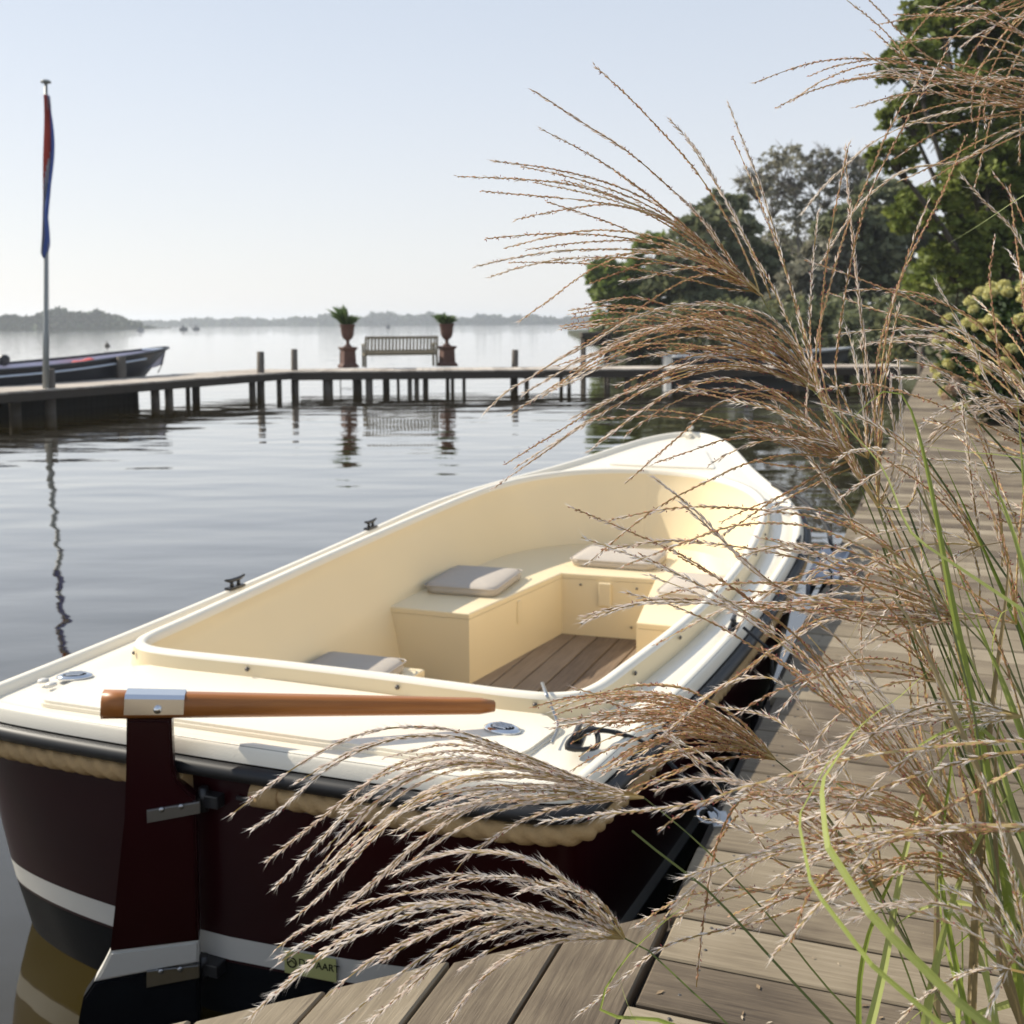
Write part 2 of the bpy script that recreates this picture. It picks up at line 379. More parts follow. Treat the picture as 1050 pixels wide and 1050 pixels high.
def half_outline(v, nst=26, nsd=64):
    """right half of the plan curve, stern centre to stem, at height fraction v (1 = sheer)"""
    Lv = BL-.50*(1-v)**1.4; pw = 2.834*v+2.5*(1-v); q = .5*v+.66*(1-v); wf = 1-.24*(1-v)**3.2; cam_ = .02+.17*(1-v)**.8; r = .14+.03*(1-v)
    n = 5.5*v+5.0*(1-v); out = []
    for i in range(nst):
        a = (pi/2)*i/nst; s = r*(1-cos(a)**(2/n)); w = wid(s/BL)*wf*sqrt(1)*sin(a)**(2/n)*max(0, 1-(s/Lv)**pw)**q
        out.append((w, s))
    for i in range(nsd+1):
        x = i/nsd; s = r+(Lv-r)*(1-(1-x)**2); w = wid(s/BL)*wf*max(0, 1-(s/Lv)**pw)**q
        out.append((w, s))
    b0 = wid(0)*wf
    return [(w, s+cam_*(min(w/b0, 1.1))**2*max(0, 1-s/1.6)) for w, s in out]
def full_outline(v, **k):
    h = half_outline(v, **k); return [(x, y) for x, y in h]+[(-x, y) for x, y in h[-2:0:-1]]
boat = empty('moored_sloop', (BX, BY, 0), -BH)
tag(boat, 'cream decked open sloop with burgundy hull and rope fender, moored alongside the wooden dock', 'boat')
# hull shell by heights
def zl_at(k, s):
    top = zs(s); return top
levels = [('abs', -0.35), ('abs', -0.15), ('abs', 0.0), ('abs', .135), ('abs', .150), ('abs', .158), ('abs', .222), ('abs', .228)]+[('rel', f) for f in (.2, .4, .6, .8, .93, 1.0)]
rings = []
for kind, val in levels:
    ring = []
    vv = (val+.35)/(.75+.35) if kind == 'abs' else None
    if kind == 'rel': z_mid = .228+(.75-.228)*val; vv = (z_mid+.35)/1.1
    for x, y in full_outline(min(1, vv)):
        z = val if kind == 'abs' else .228+(zs(y)-.228)*val
        ring.append((x, y, z))
    rings.append(ring)
mb = MB(); n = len(rings[0]); V = [p for r_ in rings for p in r_]; Fc = []; MI = []
mats_l = [0, 0, 0, 0, 2, 1, 2, 2, 2, 2, 2, 2, 2]
for i in range(len(rings)-1):
    for k in range(n): Fc.append([i*n+k, i*n+(k+1) % n, (i+1)*n+(k+1) % n, (i+1)*n+k]); MI.append(mats_l[i])
mb.add(V, Fc, 0, .5, None, True); mb.mi = MI
mb.f.append([k for k in range(n)][::-1]); mb.mi.append(0); mb.rnd.append(.5); mb.sm.append(False); mb.uv.append(None)
hull = mb.build('hull', [M['anti'], M['white'], M['burg']], boat)
# plan-curve helpers
OUT = full_outline(1.0, nst=30, nsd=80)
CK = [(0, .60), (.2, .598), (.4, .59), (.60, .585), (.72, .605), (.785, .69), (.815, .95), (.865, 1.5), (.90, 2.1), (.905, 2.7), (.885, 3.2), (.85, 3.6), (.79, 3.92), (.66, 4.2), (.45, 4.41), (.22, 4.51), (0, 4.54)]
ckh = catmull([(x, y, 0) for x, y in CK], 6); ckh = [(p.x, p.y) for p in ckh]
CKF = ckh+[(-x, y) for x, y in ckh[-2:0:-1]]
def offset(poly, d):     # d > 0 outward
    n = len(poly); out = []
    for i in range(n):
        a = Vector(poly[i-1]); b = Vector(poly[(i+1) % n]); t = b-a
        if t.length < 1e-6: out.append(poly[i]); continue
        nn = Vector((t.y, -t.x)).normalized(); out.append((poly[i][0]+nn.x*d, poly[i][1]+nn.y*d))
    return out
NA = 420
DIRS = [Vector((cos(2*pi*k/NA), 1.9*sin(2*pi*k/NA))).normalized() for k in range(NA)]
def cast(poly, cy=2.6):
    P_ = np.array(poly)-np.array([0, cy]); Q = np.roll(P_, -1, 0); E_ = Q-P_; out = []
    for d in DIRS:
        den = d.x*E_[:, 1]-d.y*E_[:, 0]; den[np.abs(den) < 1e-12] = 1e-12
        t_ = (P_[:, 0]*E_[:, 1]-P_[:, 1]*E_[:, 0])/den; u_ = (P_[:, 0]*d.y-P_[:, 1]*d.x)/den
        ok = (u_ >= -1e-6) & (u_ <= 1+1e-6) & (t_ > 0); tt = t_[ok].max() if ok.any() else 1.0
        out.append((d.x*tt, cy+d.y*tt))
    return out
def rings_mesh(mb, rs, mi, sm=True, close=False):
    n = len(rs[0]); V = [p for r_ in rs for p in r_]; Fc = []
    for i in range(len(rs)-1):
        for k in range(n): Fc.append([i*n+k, i*n+(k+1) % n, (i+1)*n+(k+1) % n, (i+1)*n+k])
    mb.add(V, Fc, mi, .5, None, sm)
o0 = cast(OUT); o1 = cast(offset(OUT, -.05)); o2 = cast(offset(OUT, -.038)); o3 = cast(offset(OUT, -.11))
cb = cast(offset(CKF, .052)); ct = cast(offset(CKF, .036)); ctm = cast(offset(CKF, .018)); ci = cast(CKF); cw1 = cast(offset(CKF, -.10)); cw2 = cast(offset(CKF, -.145)); cw3 = cast(offset(CKF, -.18))
def R3(ring, f): return [(x, y, f(x, y)) for x, y in ring]
mix = lambda a, b, t_: [(p[0]*(1-t_)+q[0]*t_, p[1]*(1-t_)+q[1]*t_) for p, q in zip(a, b)]
DK = -.028
mb = MB()
# outer lip: a rounded toe rail, then the flat deck
lipo = cast(offset(OUT, .006))
rings_mesh(mb, [R3(cast(offset(OUT, .012)), lambda x, y: zs(y)-.042), R3(lipo, lambda x, y: zs(y)-.008), R3(cast(offset(OUT, -.004)), lambda x, y: zs(y)+.003),
                R3(cast(offset(OUT, -.024)), lambda x, y: zs(y)+.003), R3(cast(offset(OUT, -.031)), lambda x, y: zs(y)-.003), R3(o2, lambda x, y: zs(y)+DK)], 0)
dk_rings = [R3(o2, lambda x, y: zs(y)+DK)]
for f in (.25, .5, .75): dk_rings.append(R3(mix(o2, cb, f), lambda x, y, f=f: zs(y)+DK+.012*sin(pi*f)))
dk_rings.append(R3(cb, lambda x, y: zs(y)+DK))
rings_mesh(mb, dk_rings, 0)
deck = mb.build('deck', M['deck'], boat)
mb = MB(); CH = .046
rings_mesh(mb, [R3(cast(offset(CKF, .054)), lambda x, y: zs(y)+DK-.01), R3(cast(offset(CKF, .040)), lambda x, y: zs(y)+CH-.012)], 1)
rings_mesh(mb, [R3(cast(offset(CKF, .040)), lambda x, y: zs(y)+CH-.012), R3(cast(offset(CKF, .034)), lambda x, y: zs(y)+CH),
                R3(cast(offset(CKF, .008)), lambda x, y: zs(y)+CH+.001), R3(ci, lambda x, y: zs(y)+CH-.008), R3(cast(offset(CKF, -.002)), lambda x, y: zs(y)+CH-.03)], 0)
M['shadeface'] = simple('shaded_deck_gelcoat', (.70, .59, .39), .45, noise=.05, scale=3)  # coaming's outer face: its shade is put into a darker tan colour
coam = mb.build('coaming', [M['deck'], M['shadeface']], boat)
FZ = .10
mb = MB()
rings_mesh(mb, [R3(cast(offset(CKF, -.002)), lambda x, y: zs(y)+CH-.03), R3(cast(offset(CKF, -.004)), lambda x, y: zs(y)-.05), R3(cw1, lambda x, y: .50), R3(cw2, lambda x, y: .3), R3(cw3, lambda x, y: FZ-.02)], 0)
# a moulded line along the inner wall
mb.build('cockpit_wall', M['cream'], boat)
mb = MB(); x = -.9; k = 0
while x < .9:
    w_ = .125; random.seed(100+k)
    inside = [y for xx, y in ckh if xx > abs(x+w_/2)+.06]
    if inside:
        y0, y1 = min(inside)+.02, max(inside)-.02
        board(mb, (x+w_/2, (y0+y1)/2, FZ), (0, 1, 0), (1, 0, 0), y1-y0, w_-.008, .02, random.random(), bev=.002)
    x += w_; k += 1
mb.build('cockpit_floor', M['floorwood'], boat)
# lockers: a U round the bow and two aft
def wall_pts(s0, s1, side, d=.0):
    pts = [(side*(x+d), y) for x, y in ckh if s0 < y < s1 and x > .3]; return pts
def wx(s):
    best = min(((abs(y-s), x) for x, y in ckh if x > .5), key=lambda q: q[0]); return best[1]
SZ = .45
Upoly = [(-wx(2.5)-.0, 2.5)]+[(-x, y) for x, y in ckh if y > 2.5 and x > 0.02]+[(x, y) for x, y in ckh[::-1] if y > 2.62 and x >= 0]+[(wx(2.6), 2.62), (.43, 2.62), (.30, 3.53), (-.23, 3.50), (-.37, 2.5)]
Upoly = [(x*(.93 if abs(x) > .45 else 1), y) for x, y in Upoly]
def locker(name, poly, z1=SZ):
    mb = MB(); prism(mb, poly, FZ+.001, z1-.03, bev=0)
    q = [(p[0], p[1]) for p in poly]; cx = sum(p[0] for p in q)/len(q)
    prism(mb, q, z1-.028, z1, bev=.009, seg=3); return mb
lk_ = locker('seat_locker', Upoly)
box(lk_, (-.315, 2.96, .36), (.012, .012, .09), M4=Matrix.Translation((0, 0, 0)), bev=.003)          # catch on the locker face
fwd = lk_.build('seat_locker', M['cream'], boat)
for (x, y, z) in ((-.12, 3.5, .39), (-.11, 3.5, .17), (.17, 3.51, .17), (.20, 3.51, .39)):
    mb = MB(); lathe(mb, [(.0075, 0), (.006, .004)], 8, M4=Matrix.Translation((x, y, z)) @ Matrix.Rotation(pi/2, 4, 'X'))
    mb.build('locker_screw', M['screw'], fwd)
mb = MB(); box(mb, (0.02, 3.502, .345), (.07, .02, .13), bev=.006); mb.build('locker_catch', M['cream'], fwd)
mb = MB(); box(mb, (-.301, 3.0, .345), (.014, .05, .12), bev=.004); mb.build('locker_catch', M['cream'], fwd)
aftp = [(-wx(1.0)+.005, .9), (-wx(1.85)+.02, 1.85), (-.30, 1.85), (-.33, .9)]
locker('seat_locker', aftp, .375).build('seat_locker', M['cream'], boat)
mb = MB(); prism(mb, [(.72, .70), (-.72, .70), (-.74, .895), (.74, .895)], FZ+.001, .40, bev=.01); mb.build('seat_locker', M['cream'], boat)
def cushion(cx, cy, w, l, rz, nm, label, SZ=SZ):
    mb = MB(); r = .07; n = 48; V = []; Fc = []
    def ringp(ins, z):
        out = []; a, b = w/2-r, l/2-r
        for k in range(n):
            t_ = 2*pi*k/n; rr = max(.004, r-ins) if ins < r else .004; a2 = a if ins < r else max(.0, a-(ins-r)); b2 = b if ins < r else max(.0, b-(ins-r))
            out.append((math.copysign(a2, cos(t_+1e-4))+rr*cos(t_), math.copysign(b2, sin(t_+1e-4))+rr*sin(t_), z))
        return out
    rg_ = [ringp(i_, z_) for i_, z_ in ((.010, 0), (.002, .010), (0, .022), (.003, .036), (.010, .044), (.022, .050), (.05, .056), (.09, .060), (.13, .0625), (.18, .0635))]
    V = [p_ for g_ in rg_ for p_ in g_]
    for i_ in range(len(rg_)-1):
        for k in range(n): Fc.append([i_*n+k, i_*n+(k+1) % n, (i_+1)*n+(k+1) % n, (i_+1)*n+k])
    Fc.append([(len(rg_)-1)*n+k for k in range(n)]); mb.add(V, Fc, 0, .5, None, True)
    c, s_ = cos(BH), sin(BH)
    o = mb.build('seat_cushion', M['cushion']); o.location = (BX+cx*c+cy*s_, BY-cx*s_+cy*c, SZ+.0015); o.rotation_euler = (0, 0, -BH+rz)
    # piping
    P_ = [(sx*(w/2-.004) if i % 2 == 0 else 0, 0, 0) for i, sx in enumerate((1,))]
    mp = MB(); a = w/2-.002; b = l/2-.002; r = .03; loop = []
    for (qx, qy, a0) in ((a-r, b-r, 0), (-a+r, b-r, pi/2), (-a+r, -b+r, pi), (a-r, -b+r, 3*pi/2)):
        for k in range(5): loop.append(Vector((qx+r*cos(a0+k*pi/8), qy+r*sin(a0+k*pi/8), .040)))
    tube(mp, loop, .004, 5, closed=True); mp.build('piping', M['cushion'], o)
    return tag(o, label, 'cushion', 'grey seat cushions in the sloop')
cushion(-.575, 3.06, .40, .50, .06, 'c', 'grey seat cushion on the cream locker along the far side of the cockpit')
cushion(0.0, 3.88, .50, .40, 0, 'c', 'grey seat cushion at the bow end of the cockpit, farthest from the tiller')
cushion(.585, 3.30, .34, .48, -.02, 'c', 'grey seat cushion on the dock side of the cockpit, partly hidden by the coaming')
cushion(-.545, 1.60, .38, .44, .03, 'c', 'grey seat cushion on the aft seat, half hidden behind the curved coaming', .375)
# rubbing rail, rope fender
mb = MB(); rail = offset(OUT, .026)
tube(mb, [Vector((x, y, zs(y)-.064)) for x, y in rail[::1]], .025, 8, closed=True, flat=.9); mb.build('rubbing_rail', M['rubber'], boat)
rp = offset(OUT, .015); P_ = [Vector((x, y, zs(y)-.114)) for x, y in rp]
i0 = 0; P_ = [q for q in P_]
path = resample(P_+[P_[0]], .012)
path = [q for q in path]
lo = [q for q in path if not (abs(q.x) < .10 and q.y < .5)]
mb = MB(); ropeprof = lambda a, L: .74+.32*abs(cos(1.5*(a-L*2*pi/.165)))
tube(mb, lo, .029, 15, prof=ropeprof); rope_o = mb.build('rope_fender', M['rope'], boat)
for q, sgn in ((lo[0], 1), (lo[-1], -1)):
    mb = MB(); tube(mb, [q+Vector((-.005*sgn, -.002, 0)), q+Vector((.075*sgn, .001, 0))], .034, 14); mb.build('rope_whipping', M['rope'], rope_o)
# aft deck panel (raised), foredeck panel
def on_deck(poly, h, name, mat=M['deck'], bev=.008, subdiv=None):
    bm = bmesh.new(); vs = [bm.verts.new((x, y, 0)) for x, y in poly]; f = bm.faces.new(vs)
    bmesh.ops.triangulate(bm, faces=[f])
    for _ in range(3): bmesh.ops.subdivide_edges(bm, edges=[e for e in bm.edges if e.calc_length() > .15], cuts=1)
    r = bmesh.ops.extrude_face_region(bm, geom=bm.faces[:]); top = [e for e in r['geom'] if isinstance(e, bmesh.types.BMVert)]
    tops = set(top)
    for v in bm.verts: v.co.z = zs(v.co.y)+DK+(.012+h if v in tops else -.01)
    bmesh.ops.recalc_face_normals(bm, faces=bm.faces[:])
    if bev: 
        ed = [e for e in bm.edges if e.verts[0] in tops and e.verts[1] in tops and len(e.link_faces) == 2 and e.calc_face_angle(0) > .8]
        bmesh.ops.bevel(bm, geom=ed, offset=bev, segments=2, affect='EDGES')
    mb = MB(); bmadd(mb, bm); return mb.build(name, mat, boat)
def rounded(poly, r, n=5):
    out = []; m = len(poly)
    for i in range(m):
        p0, p1, p2 = Vector(poly[i-1]), Vector(poly[i]), Vector(poly[(i+1) % m])
        a = p1+(p0-p1).normalized()*r; b = p1+(p2-p1).normalized()*r
        for k in range(n+1):
            t_ = k/n; out.append(tuple(a*(1-t_)**2+p1*2*t_*(1-t_)+b*t_**2))
    return out
on_deck(rounded([(-.74, .115), (.70, .125), (.765, .25), (.785, .47), (.70, .56), (.55, .548), (-.66, .56), (-.79, .47), (-.78, .25)], .035), .012, 'aft_deck_panel')
on_deck(rounded([(-.38, 4.86), (.38, 4.86), (.20, 5.40), (-.20, 5.40)], .06), .008, 'foredeck_panel')
# screws on the coaming's outer face
cc = offset(CKF, .050); L_ = 0; nxt = .2
for a_, b_ in zip(cc, cc[1:]):
    d_ = (Vector(b_)-Vector(a_)); L_ += d_.length
    if L_ > nxt:
        nxt += .46; nn = Vector((d_.y, -d_.x, 0)).normalized(); q = Vector((b_[0], b_[1], zs(b_[1])+.02))
        mb = MB(); lathe(mb, [(.008, 0), (.006, .005), (.002, .007)], 8, M4=Matrix.Translation(q-nn*.002) @ nn.to_track_quat('Z', 'Y').to_matrix().to_4x4())
        mb.build('screw', M['screw'], coam)
# deck fittings: two chrome vents, cleats, fairleads
def vent(x, y, rz):
    z = zs(y)+DK+.025; mb = MB(); T = Matrix.Translation((x, y, z)) @ Matrix.Rotation(rz, 4, 'Z') @ Matrix.Diagonal((1.25, .8, 1, 1))
    lathe(mb, [(.046, 0), (.044, .006), (.034, .011), (.030, .009)], 24, M4=T)
    for a in range(5):
        box(mb, (0, -.022+a*.011, .0125), (.05-.008*abs(a-2), .0045, .004), M4=T, bev=.001)
    f = mb.build('deck_filler', M['chrome'], boat); mb = MB(); lathe(mb, [(.029, .0095), (.02, .0098)], 20, M4=T); mb.build('filler_cap', M['black'], f)
vent(-.80, .34, .5); vent(.64, .375, -.2)
def cleat(x, y, rz):
    z = zs(y)+.003; T = Matrix.Translation((x, y, z)) @ Matrix.Rotation(rz, 4, 'Z'); mb = MB()
    box(mb, (0, 0, .006), (.035, .10, .012), bev=.004, M4=T)
    for sy in (-.022, .022): tube(mb, [T @ Vector((0, sy, .01)), T @ Vector((0, sy, .035))], [.009, .007], 8)
    tube(mb, [T @ Vector(q) for q in ((0, -.062, .046), (0, -.03, .038), (0, .03, .038), (0, .062, .046))], [.005, .009, .009, .005], 8)
    return mb.build('cleat', M['black'], boat)
for (x, y, rz) in ((-1.045, 1.56, -.08), (-1.09, 2.86, 0.), (1.05, 1.64, .06), (1.115, 3.05, -.02), (.87, .33, .15)): cleat(x, y, rz)
for dx in (0, .05):
    mb = MB(); lathe(mb, [(.018, 0), (.017, .006), (.008, .010)], 14, M4=Matrix.Translation((-.86+dx, .27-dx*.4, zs(.3)+DK+.024))); mb.build('deck_button', M['white'], boat)
# stem ring
Wm_ = (Matrix.Translation((BX, BY, 0)) @ Matrix.Rotation(-BH, 4, 'Z')).inverted()
mb = MB(); ringc = Wm_ @ atz(803, 501, .93); ringc.z = zs(ringc.y)+.012
tube(mb, [ringc+Vector((.05*cos(a), .05*sin(a), .012+.01*sin(a))) for a in np.linspace(0, 2*pi, 17)[:-1]], .006, 6, closed=True); box(mb, ringc, (.05, .03, .012), bev=.003)
mb.build('mooring_eye', M['steel'], boat)
mb = MB(); tube(mb, [Vector((0, BL-.10, zs(BL)-.03)), Vector((0, BL+.012, zs(BL)-.02)), Vector((0, BL+.012, zs(BL)+.03)), Vector((0, BL-.05, zs(BL)+.034))], [.02, .025, .022, .015], 8)
mb.build('stem_head', M['deck'], boat)
# rudder and tiller in the vertical plane through the hinge
HN = Vector((-.868, 2.868, 0)); RD = Vector((-.985, -.172, 0)).normalized(); RN = Vector((-RD.y, RD.x, 0))*-1
if RN.y > 0: RN = -RN
c_, s_ = cos(BH), sin(BH)
Wm = Matrix.Translation((BX, BY, 0)) @ Matrix.Rotation(-BH, 4, 'Z'); Wi = Wm.inverted()
def onplane(px, py, off=0.0):
    d = ray(px, py); o_ = HN+RN*off; t_ = (o_-EYE).dot(RN)/d.dot(RN); return EYE+d*t_
def plate(mb, pts, th, mi=0, bev=.006):
    P_ = [onplane(*q) for q in pts]; bm = bmesh.new()
    f = bm.faces.new([bm.verts.new(q+RN*th/2) for q in P_]); r = bmesh.ops.extrude_face_region(bm, geom=[f])
    for v in [e for e in r['geom'] if isinstance(e, bmesh.types.BMVert)]: v.co -= RN*th
    bmesh.ops.recalc_face_normals(bm, faces=bm.faces[:])
    if bev: bmesh.ops.bevel(bm, geom=[e for e in bm.edges if e.calc_face_angle(0) > .3 and abs((e.verts[0].co-e.verts[1].co).dot(RN)) < th*.5], offset=bev, segments=2, affect='EDGES')
    bmesh.ops.triangulate(bm, faces=[f for f in bm.faces if len(f.verts) > 4])
    bm.transform(Wi); bmadd(mb, bm, mi)
rud = [(131, 735), (177, 735), (178, 765), (179, 785), (183, 797), (190, 805), (201, 814), (204.5, 960), (114.5, 971), (129, 835), (130.5, 790)]
mb = MB(); plate(mb, rud, .05); rb = mb.build('rudder', M['burg'], boat)
mb = MB(); plate(mb, [(114.5, 971), (204.5, 960), (205, 968), (204.7, 982), (98, 1002), (106, 988)], .051); mb.build('rudder_stripe', M['white'], rb)
mb = MB(); plate(mb, [(98, 1002), (204.7, 982), (205.5, 1046), (206, 1120), (110, 1130), (88, 1085), (82, 1043), (87, 1018)], .05); mb.build('rudder_foot', M['anti'], rb)
def strap(pts, th, name, par, mat):
    mb = MB(); plate(mb, pts, th, bev=.002)
    (x0, y0), (x1, y1) = pts[0], pts[1]; (x3, y3) = pts[3]
    for f in (.25, .62):
        px = x0+(x1-x0)*f+(x3-x0)*.5; py = y0+(y1-y0)*f+(y3-y0)*.5; q = Wi @ onplane(px, py, th/2)
        dn = (Wi.to_3x3() @ RN).normalized(); lathe(mb, [(.008, 0), (.007, .003), (.003, .005)], 10, M4=Matrix.Translation(q) @ dn.to_track_quat('Z', 'Y').to_matrix().to_4x4())
    return mb.build(name, mat, par)
strap([(152, 826), (206, 817), (206.5, 829), (152.5, 839)], .064, 'gudgeon_strap', rb, M['steel'])
strap([(152, 989), (205, 983), (205.5, 996), (152, 1006)], .064, 'gudgeon_strap', rb, M['steel'])
for py in (820, 992):
    mb = MB(); q = Wi @ onplane(209, py); tube(mb, [q+Vector((0, 0, -.03)), q+Vector((0, 0, .035))], .013, 10); box(mb, q+Vector((.02, .03, 0)), (.06, .08, .035), bev=.004); mb.build('pintle', M['black'], boat)
mb = MB(); a0 = Wi @ (HN+RD*.17+RN*.0+Vector((0, 0, .845))); tip = Wi @ atz(507, 724, .795); dv = (tip-a0); a0 = a0-dv.normalized()*0.0
path = [a0+dv*k/24 for k in range(25)]
st_ = onplane(105, 722); a0 = Wi @ st_; dv = tip-a0; path = [a0+dv*k/24 for k in range(25)]
T_, N_, B_ = frames(path); up_ = Vector((0, 0, 1)); V = []; Fc = []; U = []
sec = [(-1, -.55), (-1, .55), (-.55, 1), (.55, 1), (1, .55), (1, -.55), (.55, -1), (-.55, -1)]
for i, q in enumerate(path):
    f = i/24; w = .032-.010*f; h = .033-.014*f
    if i == 24: w *= .7; h *= .7
    sd = T_[i].cross(up_).normalized(); uu = sd.cross(T_[i])
    for a, b in sec: V.append(q+sd*a*w+uu*b*h)
for i in range(24):
    for k in range(8):
        Fc.append([i*8+k, i*8+(k+1) % 8, i*8+8+(k+1) % 8, i*8+8+k]); l0 = i*.043; U.append([(l0, k*.02), (l0, k*.02+.02), (l0+.043, k*.02+.02), (l0+.043, k*.02)])
Fc.append(list(range(8))[::-1]); U.append([(.1, .01*k) for k in range(8)]); Fc.append([24*8+k for k in range(8)]); U.append([(.1, .01*k) for k in range(8)])
mb = MB(); mb.add(V, Fc, 0, .5, U, True); til = mb.build('tiller', M['varnish'], boat)
# chrome cap round the tiller over the rudder head
f0 = (128-105)/403*.98; f1 = (187-105)/403*.98; mb = MB(); V = []; Fc = []
for i, f in enumerate((f0, f1)):
    q = a0+dv*f; w = .0345-.010*f; h = .0355-.014*f; sd = T_[0].cross(up_).normalized(); uu = sd.cross(T_[0])
    for a, b in ((-1, -.5), (-1, .72), (-.75, 1.0), (.75, 1.0), (1, .72), (1, -.5)): V.append(q+sd*a*w+uu*b*h)
for k in range(5): Fc.append([k, k+1, 7+k, 6+k])
mb.add(V, Fc)
q = a0+dv*((160-105)/403); sd = T_[0].cross(up_).normalized()
if (Wm.to_3x3() @ sd).y > 0: sd = -sd
lathe(mb, [(.011, 0), (.0105, .004), (.005, .009)], 12, M4=Matrix.Translation(q+sd*.034-Vector((0, 0, .002))) @ sd.to_track_quat('Z', 'Y').to_matrix().to_4x4())
mb.build('tiller_cap', M['chrome'], til)
mb = MB()
def sternpt(lat, z, off=.02):
    v = min(1, (z+.35)/1.1); pts = sorted([q for q in full_outline(v) if q[1] < .6])
    for q0_, q1_ in zip(pts, pts[1:]):
        if q0_[0] <= lat <= q1_[0]:
            t_ = (lat-q0_[0])/max(1e-6, q1_[0]-q0_[0]); return Vector((lat, q0_[1]*(1-t_)+q1_[1]*t_-off, z))
    return Vector((lat, .02, z))
# bright strip on the counter beside the rudder
tube(mb, [sternpt(x, .615-.03*x, .006) for x in (.04, .12, .2, .3)], .006, 6); mb.build('counter_strip', M['steel'], boat)
# small yellow maker's label on the white stripe, with its lettering as shown
lab = new_mat('yellow_label')[0]; lab.node_tree.nodes['Principled BSDF'].inputs['Base Color'].default_value = (.50, .50, .20, 1)
q0 = sternpt(.17, .207, .003); q1 = sternpt(.33, .207, .003); q0.z = .155; d_ = q1-q0; d_.z = 0; d_.normalize()
nrm = Vector((d_.y, -d_.x, 0)); wl, hl = .15, .062
mb = MB(); c0 = Vector((q0.x, q0.y, .158)); box(mb, (0, 0, 0), (wl, hl, .002), M4=Matrix.Translation(c0+d_*wl/2+Vector((0, 0, hl/2))+nrm*.004) @ Matrix((( d_.x, 0, nrm.x, 0), (d_.y, 0, nrm.y, 0), (0, 1, 0, 0), (0, 0, 0, 1))))
labo = mb.build('maker_label', lab, boat)
def text_obj(txt, size, Mx, name, mat, parent):
    cu = bpy.data.curves.new(name, 'FONT'); cu.body = txt; cu.size = size; cu.extrude = .0004; cu.align_x = 'LEFT'
    tmp = bpy.data.objects.new(name, cu); COL.objects.link(tmp); dg = bpy.context.evaluated_depsgraph_get()
    me = bpy.data.meshes.new_from_object(tmp.evaluated_get(dg)); bpy.data.objects.remove(tmp); me.transform(Mx); me.materials.append(mat)
    o = bpy.data.objects.new(name, me); COL.objects.link(o); o.parent = parent; return o
Rt = Matrix(((d_.x, 0, nrm.x, 0), (d_.y, 0, nrm.y, 0), (0, 1, 0, 0), (0, 0, 0, 1)))
text_obj('DEVAART', .027, Matrix.Translation(c0+d_*.042+Vector((0, 0, .028))+nrm*.006) @ Rt, 'lettering', M['anti'], labo)
#text_obj('jachtservice', .015, Matrix.Translation(c0+d_*.050+Vector((0, 0, .010))+nrm*.006) @ Rt, 'lettering', M['anti'], labo)
mb = MB(); tube(mb, [c0+d_*(.022+.013*cos(a))+Vector((0, 0, .032+.013*sin(a)))+nrm*.006 for a in np.linspace(0, 2*pi, 15)[:-1]], .002, 4, closed=True)
tube(mb, [c0+d_*.013+Vector((0, 0, .03))+nrm*.006, c0+d_*.022+Vector((0, 0, .038))+nrm*.006, c0+d_*.031+Vector((0, 0, .03))+nrm*.006], .0015, 4); mb.build('emblem', M['anti'], labo)
mb = MB(); q = sternpt(-.17, .19, .006); box(mb, q, (.02, .006, .035), bev=.002); mb.build('transducer', M['steel'], boat)

# ------------------------------------------------------------------ the wooden dock beside the boat
dock = empty('wooden_dock', dk(0, DW/2)); tag(dock, 'weathered grey plank dock running along the right from the foreground to the far jetty', 'dock')
def local(mb, e):
    l = Vector(e.location); mb.v = [(p[0]-l.x, p[1]-l.y, p[2]-l.z) for p in mb.v]; return mb
mb = MB(); s = -5.0; pitch = .172; k = 0
while s < 34:
    random.seed(500+k); tw = random.uniform(-.004, .004)
    c = dk(s+pitch/2, DW/2+random.uniform(-.012, .012), DZ+random.uniform(-.002, .002))
    ax = (DP+DA*tw).normalized(); ay = Vector((-ax.y, ax.x, 0))
    board(mb, c, ax, ay, DW+random.uniform(-.01, .01), pitch-random.uniform(.006, .010), .034, random.random(), bev=.004)
    s += pitch; k += 1
local(mb, dock).build('planking', M['plank'], dock)
# nail heads as small part of the planking of the near boards
mb = MB(); s = -3; k = 0
while s < 9:
    for w_ in (.09, DW/2, DW-.1):
        for e_ in (.045, .127):
            random.seed(k); k += 1
            q = dk(s+e_+random.uniform(-.01, .01), w_+random.uniform(-.012, .012), DZ+.0005); lathe(mb, [(.0045, 0), (.0035, .0012)], 6, M4=Matrix.Translation(q))
    s += pitch
tag(local(mb, dock).build('screw_heads', M['screw'], dock), kind='stuff')
mb = MB()
for w_ in (.05, DW/2, DW-.05):
    board(mb, dk(14.5, w_, DZ-.036), DA, -DP, 39, .07, .16, .4)
local(mb, dock).build('joist', M['beam'], dock)
mb = MB(); board(mb, dk(16.4, -.002, DZ-.038), DA, -DP, 33.4, .05, .13, .5); local(mb, dock).build('edge_beam', M['beam'], dock)
for i, s in enumerate((-3.2, -.25, 2.6, 5.5, 8.4, 11.4, 14.4, 17.6, 21, 24.5, 28, 31.5)):
    for w_ in (.03, DW-.12):
        mb = MB(); random.seed(i)
        tube(mb, [dk(s, w_+.02, -1.2), dk(s, w_+.02, DZ-.07)], [.085, .08], 10, rnd=random.random()); local(mb, dock).build('pile', M['pile'], dock)
